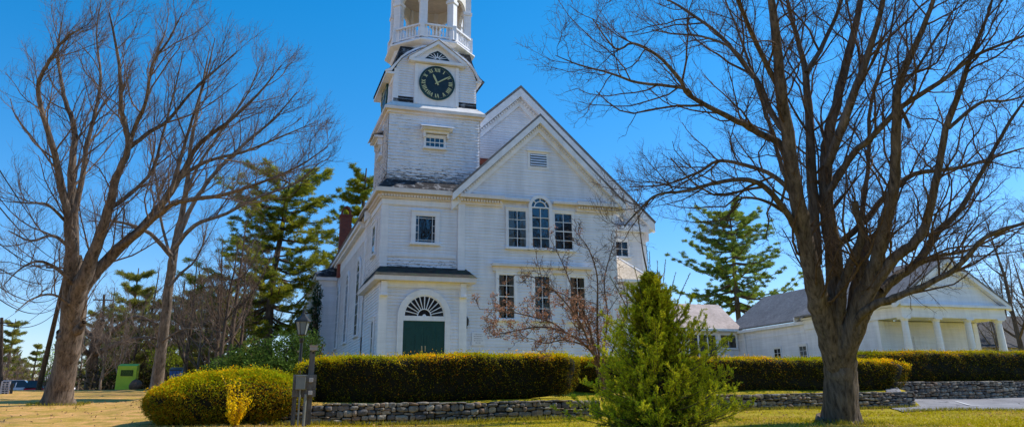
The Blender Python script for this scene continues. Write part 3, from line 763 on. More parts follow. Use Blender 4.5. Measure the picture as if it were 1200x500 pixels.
inn = [(KX0 - 0.42, 14.94), (KX0 - 0.16, 15.02)] + [(7.42 + (a - 7.42) * 1.005, c + 0.03) for a, c in prof[1:-1]] + [(KX1 + 0.1, 15.0), (KX1 + 0.26, 14.92)]
m.fstrip(FRONTF(KY0), inn, [(a, c - 0.004) for a, c in out], 0.0, 0.135)
m.fbox(LEFTF(KX0), -KY1 - 0.1, -KY0 + 0.1, 0.0, 0.42, 14.86, 14.98); m.fbox(LEFTF(KX0), -KY1, -KY0, 0.0, 0.08, 14.6, 14.855); m.fbox(RIGHTF(KX1), KY0 - 0.1, KY1 + 0.1, 0.0, 0.26, 14.86, 14.98)
m.fbox(FRONTF(KY0), KX0 - 0.02, KX0 + 0.2, 0.0, 0.04, 13.5, 15.2); m.fbox(LEFTF(KX0), -KY0 - 0.2, -KY0 + 0.038, 0.0, 0.04, 13.5, 14.6)
m.build('clock_stage_trim', TRIM, church)

def numerals(mb, F, ac, cc, R, b):
    """Roman hours, standing on the ring and reading from the centre"""
    ROM = ['XII', 'I', 'II', 'III', 'IIII', 'V', 'VI', 'VII', 'VIII', 'IX', 'X', 'XI']
    h = R * 0.22; st = R * 0.026
    for k, s in enumerate(ROM):
        th = PI / 2 - k * PI / 6; rad = (math.cos(th), math.sin(th)); tan = (math.sin(th), -math.cos(th))
        wds = {'I': 0.092, 'V': 0.17, 'X': 0.18}; tot = sum(wds[c] for c in s) * R; x = -tot / 2
        def seg(x0, y0, x1, y1, t=st, lift=0.0):
            d = Vector((x1 - x0, y1 - y0)).normalized(); q = Vector((-d.y, d.x)) * t
            pts = [Vector((x0, y0)) - q, Vector((x1, y1)) - q, Vector((x1, y1)) + q, Vector((x0, y0)) + q]
            mb.fprism(F, [(ac + rad[0] * (R * 0.80 + p.y) + tan[0] * p.x, cc + rad[1] * (R * 0.80 + p.y) + tan[1] * p.x) for p in pts], b + lift, b + 0.012 + lift)
        for c in s:
            wd = wds[c] * R; m0 = x + wd / 2
            if c == 'I': seg(m0, -h / 2, m0, h / 2)
            elif c == 'V': seg(m0 - wd * 0.36, h / 2, m0, -h / 2); seg(m0 + wd * 0.36, h / 2, m0, -h / 2, st * 0.6, 0.004)
            else: seg(m0 - wd * 0.36, h / 2, m0 + wd * 0.36, -h / 2); seg(m0 + wd * 0.36, h / 2, m0 - wd * 0.36, -h / 2, st * 0.6, 0.004)
            x += wd
def clock(F, ac, cc, R, b):
    m = MB(); m.fprism(F, arch_pts(ac, cc, R, 47, 0, 2 * PI * 47 / 48), b, b + 0.05); ck = m.build('clock', CLOCKFACE, church)
    m = MB(); numerals(m, F, ac, cc, R, b + 0.051)
    for k in range(60):
        t = 2 * PI * k / 60; c_, s_ = math.cos(t), math.sin(t); wv = 0.008; r0, r1 = R * 0.925, R * 0.955
        m.fprism(F, [(ac + c_ * r0 + s_ * wv, cc + s_ * r0 - c_ * wv), (ac + c_ * r1 + s_ * wv, cc + s_ * r1 - c_ * wv), (ac + c_ * r1 - s_ * wv, cc + s_ * r1 + c_ * wv), (ac + c_ * r0 - s_ * wv, cc + s_ * r0 + c_ * wv)], b + 0.051, b + 0.06)
    m.build('numerals', GOLD, ck)
    for nme, deg, L, wd, bb in (('hour_hand', 334, 0.60, 0.05, 0.07), ('minute_hand', 57, 0.86, 0.034, 0.085)):
        t = math.radians(90 - deg); d = Vector((math.cos(t), math.sin(t))); q = Vector((-d.y, d.x)); o = Vector((ac, cc))
        pts = [o - d * 0.15 * R - q * wd * 0.7, o + d * L * R * 0.75 - q * wd, o + d * L * R, o + d * L * R * 0.75 + q * wd, o - d * 0.15 * R + q * wd * 0.7]
        MB().fprism(F, [(p.x, p.y) for p in pts], b + bb, b + bb + 0.012).build(nme, GOLD, ck)
    m = MB(); m.fstrip(F, arch_pts(ac, cc, R, 48, 0, 2 * PI), arch_pts(ac, cc, R + 0.05, 48, 0, 2 * PI), b, b + 0.075); m.build('clock_rim', DOORGREEN, ck)
FK = FRONTF(KY0)
m = MB(); pa0, pa1, pac = 6.36, 8.54, 7.45
m.fbox(FK, pa0, pa1, 0.0, 0.12, 13.45, 15.56); m.fbox(FK, pa0, pa0 + 0.16, 0.12, 0.16, 13.5, 15.55); m.fbox(FK, pa1 - 0.16, pa1, 0.12, 0.16, 13.5, 15.55)
m.fbox(FK, pa0 - 0.28, pa1 + 0.28, 0.0, 0.34, 15.58, 15.72)
m.fprism(FK, [(pa0 - 0.2, 15.72), (pa1 + 0.2, 15.72), (pac, 16.62)], 0.0, 0.14)
for s in (-1, 1): rake(m, FK, (pac + s * 1.42, 15.76), (pac, 16.78), 0.15, 0.0, 0.36)
m.build('clock_pediment', TRIM, church)
MB().add([FK(pac - 1.5, 0.4, 15.74), FK(pac, 0.4, 16.84), FK(pac + 1.5, 0.4, 15.74), FK(pac - 1.5, -0.8, 15.74), FK(pac, -0.8, 16.84), FK(pac + 1.5, -0.8, 15.74)], [(0, 1, 4, 3), (1, 2, 5, 4)]).build('pediment_roof', WHITE, church)
m = MB(); m.fprism(FK, [(pac - 0.62, 15.84), (pac + 0.62, 15.84), (pac + 0.35, 16.12), (pac, 16.32), (pac - 0.35, 16.12)], 0.14, 0.15, 0)
for i in range(1, 8):
    t = PI * i / 8; m.fprism(FK, [(pac + 0.08 * math.cos(t - .3), 15.84 + 0.08 * math.sin(t - .3)), (pac + 0.5 * math.cos(t - .03), 15.84 + 0.34 * math.sin(t - .03)), (pac + 0.5 * math.cos(t + .03), 15.84 + 0.34 * math.sin(t + .03)), (pac + 0.08 * math.cos(t + .3), 15.84 + 0.08 * math.sin(t + .3))], 0.15, 0.162, 1)
m.build('fan_ornament', [CLOCKFACE, TRIM], church)
clock(FK, 7.45, 14.6, 0.83, 0.122)
FKL = LEFTF(KX0)
m = MB(); m.fbox(FKL, -37.05, -34.95, 0.0, 0.12, 13.45, 14.6); m.build('clock_panel', TRIM, church)
clock(FKL, -36.0, 14.35, 0.80, 0.122)

# ---- balustrade and belfry (an octagon with two faces square to the street)
OX, OY = 7.47, 36.0
def octa(R, z): return [(OX + R * math.cos(PI / 8 + k * PI / 4), OY + R * math.sin(PI / 8 + k * PI / 4), z) for k in range(8)]
def ring(mb, prof, mi=0):
    vs = []; 
    for R, z in prof: vs += octa(R, z)
    fs = [(i * 8 + k, i * 8 + (k + 1) % 8, (i + 1) * 8 + (k + 1) % 8, (i + 1) * 8 + k) for i in range(len(prof) - 1) for k in range(8)]
    fs += [tuple(range(7, -1, -1)), tuple(range((len(prof) - 1) * 8, len(prof) * 8))]
    mb.add(vs, fs, mi)
m = MB(); ring(m, [(1.98, 15.9), (1.98, 16.44)]); m.build('belfry_neck', DARKSHINGLE, church)
m = MB(); ring(m, [(2.0, 16.42), (2.10, 16.60), (2.26, 16.70), (2.36, 16.78), (2.36, 16.85), (2.22, 16.90), (2.16, 17.0), (2.10, 17.02)])
bel = m.build('belfry', TRIM, church)
for k in range(8):
    p0 = Vector(octa(2.12, 0)[k]); p1 = Vector(octa(2.12, 0)[(k + 1) % 8]); d = (p1 - p0).normalized(); L = (p1 - p0).length
    nrm = Vector((d.y, -d.x, 0)); up = Vector((0, 0, 1))
    m = MB(); z0, z1 = 17.02, 17.72
    m.bar(p0 + up * (z1), p1 + up * (z1), 0.17, 0.09); m.bar(p0 + up * (z0 + 0.08), p1 + up * (z0 + 0.08), 0.13, 0.07)
    for t in np.linspace(0.2, L - 0.2, 8):
        q = p0 + d * t
        m.lathe(q + up * (z0 + 0.1), [(0.035, 0), (0.05, 0.1), (0.055, 0.2), (0.025, 0.4), (0.035, 0.56)], 6)
    m.bar(p0 + up * z0, p0 + up * (z1 + 0.08), 0.2, 0.2)
    m.build('balustrade', TRIM, bel)
    c0 = Vector(octa(1.93, 0)[k])
    m = MB(); m.bar(c0 + up * 17.02, c0 + up * 20.6, 0.36, 0.36, up=d); m.bar(c0 + up * 17.02, c0 + up * 17.5, 0.46, 0.46, up=d); m.bar(c0 + up * 19.1, c0 + up * 19.25, 0.46, 0.46, up=d)
    m.build('belfry_column', TRIM, bel)
    q0 = Vector(octa(1.90, 0)[k]); q1 = Vector(octa(1.90, 0)[(k + 1) % 8]); L2 = (q1 - q0).length; mid = (q0 + q1) / 2
    Fo = (lambda mid, d, nrm: (lambda a, b, c: tuple(mid + d * a + nrm * b + Vector((0, 0, c)))))(mid, d, nrm)
    m = MB(); hw = L2 / 2 - 0.02; ra = hw - 0.18
    inn = [(hw - 0.181, 18.3)] + arch_pts(0, 19.15, ra, 12) + [(-hw + 0.181, 18.3)]
    outl = [(hw, 18.3)] + [(max(-hw, min(hw, 1.9 * hw * math.cos(PI * i / 12))), 20.5 if 2 < i < 10 else 19.3 + 0.6 * min(i, 12 - i)) for i in range(13)] + [(-hw, 18.3)]
    m.fstrip(Fo, inn, outl, -0.08, 0.08); m.build('belfry_arch', BELFRYWOOD, bel)
m = MB(); ring(m, [(1.85, 20.3), (1.0, 20.42), (0.2, 20.46)]); m.build('belfry_ceiling', CEIL, bel)
m = MB(); ring(m, [(2.15, 20.5), (2.35, 20.7), (2.35, 20.85), (2.1, 20.9)]); m.build('belfry_cornice', TRIM, bel)
m = MB(); m.lathe((OX, OY, 20.9), [(2.0, 0), (1.9, 0.6), (1.55, 1.3), (1.0, 1.8), (0.3, 2.2), (0.1, 2.9), (0.02, 3.6)], 24); m.build('belfry_dome', ROOFGREY, bel)
m = MB(); m.lathe((OX, OY, 17.0), [(1.85, 0.0), (1.85, 0.05)], 8); m.build('belfry_floor', ROOFGREY, bel)

# ---- things fixed to the front wall
nb = thing('notice_board', (9.43, YB, 2.3), 'small white notice board on the church wall right of the green door', 'sign')
m = MB(); m.fbox(FB, 9.14, 9.72, 0.03, 0.07, 2.3, 2.86); m.build('board', WHITE, nb)
m = MB()
for i, (a0, a1) in enumerate(((9.26, 9.58), (9.22, 9.62), (9.24, 9.60), (9.22, 9.64), (9.3, 9.55))):
    a = a0
    while a < a1:
        wv = random.uniform(0.03, 0.09); m.fbox(FB, a, min(a1, a + wv), 0.07, 0.073, 2.76 - i * 0.09, 2.785 - i * 0.09); a += wv + 0.02
m.build('lettering', mat_plain('grey_print', (0.28, 0.27, 0.32), 0.6), nb)
wl = thing('wall_lamp', (8.84, YB - 0.2, 3.1), 'small black lantern lamp on the church wall beside the entrance', 'lamp')
m = MB(); m.fbox(FB, 8.78, 8.90, 0.1, 0.14, 3.0, 3.35); m.bar(FB(8.84, 0.12, 3.3), FB(8.84, 0.34, 3.42), 0.03); m.build('bracket', BLACK, wl)
m = MB(); m.lathe(FB(8.84, 0.34, 3.1), [(0.04, 0), (0.07, 0.05), (0.09, 0.26), (0.03, 0.36), (0.01, 0.4)], 8); m.build('lantern', BLACK, wl)

# ================================================================== PARISH HALL (right) and the wing that joins it
hall = thing('parish_hall', (43.5, 41, gz(43, 41)), 'white hall with a columned porch under a wide front gable, right of the big tree', 'building')
HX0, HX1, HY0, HY1, HYB = 39.35, 47.75, 40.0, 42.2, 49.5
hz = 1.2; FH = FRONTF(HYB - HYB + HY1)
m = MB()
clap(m, FRONTF(HY1), [(HX0, hz), (HX1, hz), (HX1, 4.75), (HX0, 4.75)]); clap(m, LEFTF(HX0), [(-HYB, hz), (-HY1, hz), (-HY1, 5.2), (-HYB, 5.2)]); clap(m, RIGHTF(HX1), [(HY1, hz), (HYB, hz), (HYB, 5.2), (HY1, 5.2)])
clap(m, LEFTF(HX0 + 0.15), [(-59.5, hz), (-HYB, hz), (-HYB, 5.2), (-59.5, 5.2)])
m.add([(HX0, HYB, hz), (HX1, HYB, hz), (HX1, HYB, 5.2), (HX0, HYB, 5.2)], [(0, 1, 2, 3)])
m.build('wall', SIDING, hall)
hax, haz = 43.55, 8.72
def gable_roof(name, x0, x1, xa, ze, za, y0, y1, mat, parent, th=0.13):
    m = MB()
    for e in (x0, x1):
        q = [(e, ze), (xa, za), (xa, za + th), (e, ze + th)]
        m.add([(a, y, c) for y in (y0, y1) for a, c in q], [(0, 1, 2, 3), (7, 6, 5, 4), (0, 1, 5, 4), (1, 2, 6, 5), (2, 3, 7, 6), (3, 0, 4, 7)])
    return m.build(name, mat, parent)
gable_roof('roof', HX0 - 0.75, HX1 + 0.55, hax, 5.62, haz - 0.02, HY0 - 0.35, HYB + 0.2, ROOFGREY, hall)
gable_roof('rear_roof', HX0 - 0.1, HX1 + 0.2, hax, 5.45, haz - 0.25, HYB + 0.21, 60, ROOFGREY, hall)
FP = FRONTF(HY0)
m = MB()
m.fprism(FP, [(HX0 - 0.05, 5.62), (HX1 + 0.05, 5.62), (hax, haz - 0.25)], -0.3, 0.0)
for s in (-1, 1):
    e = (HX0 - 0.75, 5.66) if s < 0 else (HX1 + 0.55, 5.66)
    rake(m, FP, e, (hax, haz), 0.26, 0.0, 0.33)
    t = [(hax + s * 0.0, haz - 0.95), (hax + s * 2.5, 6.85)]
    m.bar(FP(t[0][0], 0.02, t[0][1]), FP(t[1][0], 0.02, t[1][1]), 0.05, 0.1, up=(0, 1, 0))
m.fbox(FP, hax - 2.5, hax + 2.5, 0.0, 0.05, 6.8, 6.88)
m.fbox(FP, HX0 - 0.35, HX1 + 0.35, -0.1, 0.34, 5.46, 5.62); m.fbox(FP, HX0 - 0.15, HX1 + 0.15, -0.3, 0.1, 4.78, 5.455)
m.fbox(LEFTF(HX0), -HYB, -HY0 - 0.303, -0.02, 0.147, 4.783, 5.452); m.fbox(LEFTF(HX0), -HYB, -HY0 - 0.35, 0.0, 0.35, 5.46, 5.6)
m.fbox(RIGHTF(HX1), HY0 + 0.303, HYB, -0.02, 0.147, 4.783, 5.452); m.fbox(RIGHTF(HX1), HY0 + 0.35, HYB, 0.0, 0.35, 5.46, 5.6)
m.build('pediment', TRIM, hall)
for xe, s in ((HX0, -1),):
    m = MB(); rake(m, FRONTF(HYB), (HX0 - 0.75, 5.62), (hax, haz), 0.28, -0.32, -0.22); m.fprism(FRONTF(HYB), [(HX0, 5.2), (HX1, 5.2), (hax, haz - 0.1)], -0.08, -0.02); m.build('gable_end', TRIM, hall)
for x in (39.55, 42.1, 44.76, 47.4):
    m = MB(); m.lathe((x, HY0 + 0.15, 1.3), [(0.28, 0), (0.28, 0.15), (0.245, 0.2), (0.24, 1.2), (0.20, 3.22), (0.24, 3.3), (0.27, 3.38)], 20); m.box(x - 0.29, x + 0.29, HY0 - 0.14, HY0 + 0.44, 4.68, 4.778)
    m.build('column', TRIM, hall, smooth=False)
FHW = FRONTF(HY1)
for x in (HX0, HX1 - 0.4): MB().fbox(FHW, x, x + 0.4, 0.0, 0.08, hz, 4.74).build('pilaster', TRIM, hall)
MB().fbox(LEFTF(HX0), -HY1 - 0.35, -HY1 + 0.078, 0.0, 0.06, hz, 4.77).build('corner_board', TRIM, hall)
m = MB()
m.fbox(LEFTF(HX0 + 0.15), -59.5, -HYB, 0.0, 0.06, 4.62, 4.72); m.fbox(LEFTF(HX0 + 0.15), -59.6, -HYB, 0.0, 0.3, 5.2, 5.42)
m.build('trim', TRIM, hall)
m = MB(); m.box(HX0 - 0.2, HX1 + 0.2, HY0 - 0.3, HY1 - 0.02, 0.9, 1.32); m.build('porch_floor', mat_plain('grey_concrete', (0.35, 0.34, 0.32), 0.85, 0.15, 8), hall)
m = MB(); m.box(HX0 + 0.02, HX1 - 0.02, HY0 + 0.31, HY1 - 0.001, 4.79, 4.86); m.build('porch_ceiling', TRIM, hall)
m = MB(); m.fbox(FHW, 42.05, 43.25, 0.02, 0.09, 1.32, 3.75); hd = m.build('door', TRIM, hall)
m = MB()
for k in (0, 1):
    for c0, c1 in ((1.5, 2.3), (2.45, 3.5)): m.fbox(FHW, 42.2 + k * 0.5, 42.6 + k * 0.5, 0.09, 0.11, c0, c1)
m.build('door_panel', WHITE, hd)
FW = LEFTF(HX0 + 0.15)
window(LEFTF(HX0), -45.6, -44.6, 2.3, 3.7, hall, 2, 2, 0.12)
for y in (50.2, 53.3): window(FW, -y - 0.42, -y + 0.42, 2.6, 3.66, hall, 2, 3, 0.1, proud=0.07)
MB().tube([FW(-57.5, 0.1, 5.2), FW(-57.4, 0.1, 4.6), FW(-57.4, 0.1, 1.5)], 0.05, 6).build('downpipe', TRIM, hall)

link = thing('linking_wing', (30, 58, gz(30, 58)), 'low white wing with a tan roof joining the church to the columned hall', 'building')
FL = FRONTF(58.5); lz = 1.8
m = MB(); clap(m, FL, [(20.5, lz), (39.45, lz), (39.45, 5.4), (20.5, 5.4)]); m.add([(20.5, 63.5, lz), (39.45, 63.5, lz), (39.45, 63.5, 5.4), (20.5, 63.5, 5.4)], [(0, 1, 2, 3)]); m.build('wall', SIDING, link)
MB().add([(20.3, 57.9, 5.55), (39.6, 57.9, 5.55), (39.6, 61.2, 7.95), (20.3, 61.2, 7.95), (20.3, 64, 5.55), (39.6, 64, 5.55)], [(0, 1, 2, 3), (3, 2, 5, 4)]).build('roof', ROOFTAN, link)
m = MB(); m.fbox(FL, 20.3, 39.45, 0.02, 0.58, 5.36, 5.54); m.build('eave', TRIM, link)
window(FL, 37.7, 39.2, 4.0, 5.1, link, 2, 1, 0.1)
m = MB(); m.fbox(FL, 34.6, 37.3, 0.02, 0.08, lz, 5.2); dd = m.build('entrance', TRIM, link)
m = MB(); 
for a in (34.75, 35.65, 36.5): m.fbox(FL, a, a + 0.7, 0.08, 0.10, 2.2, 5.05)
m.build('glass_door', mat_plain('dark_glass', (0.015, 0.017, 0.02), 0.1, 0.2, 3, 0.6), dd)
# ================================================================== GROUND
def ground_material():
    m, n, l, b = newmat('lawn_earth')
    p = pos(n)
    sep = n.new('ShaderNodeSeparateXYZ'); l.new(p, sep.inputs[0])
    big = noise(n, 0.35, 5, 0.65, p, l); mid = noise(n, 2.2, 6, 0.7, p, l); fine = noise(n, 30, 4, 0.7, p, l)
    green = ramp(n, l, mid.outputs[0], [(0.3, (0.20, 0.18, 0.006)), (0.55, (0.42, 0.33, 0.012)), (0.75, (0.50, 0.38, 0.06))]).outputs[0]
    tan = ramp(n, l, mid.outputs[0], [(0.25, (0.26, 0.22, 0.02)), (0.42, (0.48, 0.31, 0.07)), (0.6, (0.78, 0.42, 0.15)), (0.8, (0.82, 0.55, 0.26))]).outputs[0]
    mr = n.new('ShaderNodeMapRange'); mr.inputs[1].default_value = -1.0; mr.inputs[2].default_value = 6.0; l.new(sep.outputs[0], mr.inputs[0])
    ad = n.new('ShaderNodeMath'); ad.operation = 'ADD'; ad.use_clamp = True
    sc_ = n.new('ShaderNodeMapRange'); sc_.inputs[1].default_value = 0.3; sc_.inputs[2].default_value = 0.7; sc_.inputs[3].default_value = -0.5; sc_.inputs[4].default_value = 0.5
    l.new(big.outputs[0], sc_.inputs[0]); l.new(mr.outputs[0], ad.inputs[0]); l.new(sc_.outputs[0], ad.inputs[1])
    c = mix(n, l, ad.outputs[0], tan, green)
    c = mix(n, l, 1.0, c, ramp(n, l, fine.outputs[0], [(0.25, (0.55,) * 3), (0.75, (1.3,) * 3)]).outputs[0], 'MULTIPLY')
    l.new(c, b.inputs['Base Color']); b.inputs['Roughness'].default_value = 0.95; b.inputs['Specular IOR Level'].default_value = 0.1
    bump(n, l, b, fine.outputs[0], 0.8, 0.04)
    return m
LAWN = ground_material()
def axis(parts):
    out = []
    for a, b_, s in parts: out += list(np.arange(a, b_, s))
    return np.array(sorted(set(np.round(out + [parts[-1][1]], 4))))
gx = axis([(-700, -100, 60), (-100, -20, 4), (-20, 45, 0.5), (45, 100, 5), (100, 700, 60)])
gy = axis([(-60, 8, 4), (8, 19.6, 0.4), (19.6, 20.9, 0.1), (20.9, 23.7, 0.4), (23.7, 24.8, 0.1), (24.8, 25.7, 0.3), (25.7, 26.8, 0.1), (26.8, 60, 1), (60, 120, 6), (120, 1200, 60)])
XX, YY = np.meshgrid(gx, gy); ZZ = ground_z(XX, YY)
V = np.stack([XX, YY, ZZ], -1).reshape(-1, 3); nx = len(gx)
I = np.arange(len(V)).reshape(len(gy), nx)
nm = NM(); nm.add(V, np.stack([I[:-1, :-1], I[:-1, 1:], I[1:, 1:], I[1:, :-1]], -1).reshape(-1, 4))
tag(nm.build('ground', LAWN, None, True), None, kind='structure')

def sheet(name, poly, lift, mat, n=24):
    """a flat-lying sheet (given as left edge and right edge lines) laid on the ground"""
    (a0, a1), (b0, b1) = poly
    U, T = np.meshgrid(np.linspace(0, 1, n), np.linspace(0, 1, n))
    A0, A1, B0, B1 = [np.array(q, float) for q in (a0, a1, b0, b1)]
    Q = (A0 * (1 - T[..., None]) + A1 * T[..., None]) * (1 - U[..., None]) + (B0 * (1 - T[..., None]) + B1 * T[..., None]) * U[..., None]
    z = ground_z(Q[..., 0], Q[..., 1]) + lift
    Vv = np.stack([Q[..., 0], Q[..., 1], z], -1).reshape(-1, 3); Ii = np.arange(n * n).reshape(n, n)
    m = NM(); m.add(Vv, np.stack([Ii[:-1, :-1], Ii[:-1, 1:], Ii[1:, 1:], Ii[1:, :-1]], -1).reshape(-1, 4))
    return tag(m.build(name, mat, None, True), None, kind='structure')
ASPH, n_, l_, b_ = newmat('worn_asphalt'); p__ = pos(n_)
t1 = noise(n_, 0.7, 6, .7, p__, l_); t2 = noise(n_, 40, 3, .6, p__, l_); vo = n_.new('ShaderNodeTexVoronoi'); vo.feature = 'DISTANCE_TO_EDGE'; vo.inputs['Scale'].default_value = 0.45
wv_ = noise(n_, 1.5, 4, .6, p__, l_); vmx = n_.new('ShaderNodeVectorMath'); vmx.operation = 'ADD'; l_.new(p__, vmx.inputs[0]); l_.new(wv_.outputs['Color'], vmx.inputs[1]); l_.new(vmx.outputs[0], vo.inputs['Vector'])
c_ = ramp(n_, l_, t1.outputs[0], [(.3, (.17, .165, .175)), (.55, (.27, .265, .28)), (.75, (.34, .33, .34))]).outputs[0]
c_ = mix(n_, l_, 1.0, c_, ramp(n_, l_, t2.outputs[0], [(.3, (.75,) * 3), (.7, (1.2,) * 3)]).outputs[0], 'MULTIPLY')
c_ = mix(n_, l_, ramp(n_, l_, vo.outputs[0], [(.0, (1, 1, 1)), (.02, (0, 0, 0))]).outputs[0], c_, (.05, .05, .05)); l_.new(c_, b_.inputs['Base Color']); b_.inputs['Roughness'].default_value = .9; bump(n_, l_, b_, t2.outputs[0], .3, .01)
sheet('parking_lot', (((19.6, 20.6), (23.9, 26.0)), ((60, 19.0), (60, 26.0))), 0.03, ASPH, 60)
m = MB()
for k in range(3):
    q = [(25.5 + k * 5, 23.0), (26.7 + k * 5, 25.2)]; d = Vector((q[1][0] - q[0][0], q[1][1] - q[0][1])).normalized(); s = Vector((-d.y, d.x)) * 0.06
    pts = []
    for t in np.linspace(0, 1, 9):
        c = Vector(q[0]) * (1 - t) + Vector(q[1]) * t
        for e in (-1, 1): pts.append((c.x + s.x * e, c.y + s.y * e, gz(c.x + s.x * e, c.y + s.y * e) + 0.05))
    m.add(pts, [(2 * i, 2 * i + 1, 2 * i + 3, 2 * i + 2) for i in range(8)])
tag(m.build('parking_marking', mat_plain('faded_line_paint', (0.6, 0.6, 0.6), 0.8, 0.2, 10)), None, kind='structure')
sheet('road', (((-90, 66), (-90, 104)), ((-10, 72), (-10, 104))), 0.03, mat_plain('pale_road', (0.36, 0.34, 0.36), 0.9, 0.15, 3), 40)

# grass blades and fallen leaves on the part of the lawn that is seen close to
nm = NM(); NB = 90000
bx_ = rng.uniform(-9, 26, NB); by_ = 13.2 + (rng.random(NB) ** 1.5) * 13
keep = (by_ < wall_y(bx_) - 0.3) & ~((bx_ > 19.3) & (by_ > 20.4 + 0 * bx_)) & ((bx_ < 0.2) | (by_ < wall_y(bx_) - 0.3))
bx_, by_ = bx_[keep], by_[keep]
c = np.stack([bx_, by_, ground_z(bx_, by_) + 0.02], -1); n_ = len(c)
patch = np.sin(bx_ * 0.8 + 2 * np.sin(by_ * 0.5)) * 0.5 + np.sin(by_ * 1.3 + bx_ * 0.35) * 0.4 + rng.normal(0, 0.45, n_)
g = np.clip((bx_ + 1.0) / 6.0, 0, 1)
bare = np.sin(bx_ * .55 + 3 * np.sin(by_ * .33 + 1)) + .6 * np.sin(bx_ * 1.7 + by_ * .9); keep2 = rng.random(n_) < np.clip(.75 + .5 * bare, .12, 1); bx_, by_, c, patch, g = bx_[keep2], by_[keep2], c[keep2], patch[keep2], g[keep2]; n_ = len(c)
colg = np.where((patch > 0.25 - 0.7 * g)[:, None], np.array([[0.46, 0.38, 0.008]]), np.array([[0.62, 0.42, 0.10]])) * rng.uniform(0.6, 1.3, (n_, 1))
d = rng.normal(size=(n_, 3)) * np.array([0.7, 0.7, 0.3]) + np.array([0, 0, 0.75])
leaf_quads(nm, c, d, rng.uniform(0.06, 0.13, n_), rng.uniform(0.008, 0.018, n_), colg)
# ragged tufts along the feet of the walls and trunks
tx = np.concatenate([rng.uniform(0.5, 8.8, 1500), rng.uniform(11.3, 23.4, 1800)] + [q[0] + q[2] * np.cos(a_) for q in ((13.25, 15.75, .62), (-5.9, 30.6, .8), (7.75, 14.4, .5)) for a_ in [rng.uniform(0, 2 * PI, 420)]])
ty = np.concatenate([19.93 - rng.random(1500) ** 2 * .5, 23.93 - rng.random(1800) ** 2 * .5] + [q[1] + q[2] * rng.uniform(.8, 1.3, 420) * np.sin(rng.uniform(0, 2 * PI, 420)) for q in ((13.25, 15.75, .62), (-5.9, 30.6, .8), (7.75, 14.4, .5))])
ea = rng.random(2600); ex = 19.6 + ea * 14; ey = 20.6 - ea * 14 * (1.6 / 40.4) + rng.normal(0, .13, 2600)
tx = np.concatenate([tx, ex]); ty = np.concatenate([ty, ey])
n_ = len(tx); leaf_quads(nm, np.stack([tx, ty, ground_z(tx, ty) + .05], -1), rng.normal(size=(n_, 3)) * np.array([.5, .5, .2]) + np.array([0, 0, .9]), rng.uniform(.10, .24, n_), rng.uniform(.01, .02, n_), np.array([[.30, .27, .03]]) * rng.uniform(.5, 1.4, (n_, 1)))
tag(nm.build('grass', LEAF), 'thin spring grass on the lawn', None, kind='stuff')
nm = NM(); NL = 1900
bx_ = np.concatenate([rng.uniform(-16, 2, NL - 700), rng.uniform(2, 24, 700)]); by_ = rng.uniform(14, 34, NL)
keep = (by_ < wall_y(bx_) - 0.3) | (bx_ < 0); bx_, by_ = bx_[keep], by_[keep]; n_ = len(bx_)
c = np.stack([bx_, by_, ground_z(bx_, by_) + 0.03], -1)
leaf_quads(nm, c, rng.normal(size=(n_, 3)) * np.array([1, 1, 0.25]), rng.uniform(0.05, 0.10, n_), rng.uniform(0.03, 0.06, n_), np.array([[0.50, 0.31, 0.15]]) * rng.uniform(0.5, 1.3, (n_, 1)))
tag(nm.build('fallen_leaves', LEAF), 'dry brown leaves scattered on the lawn', None, kind='stuff')

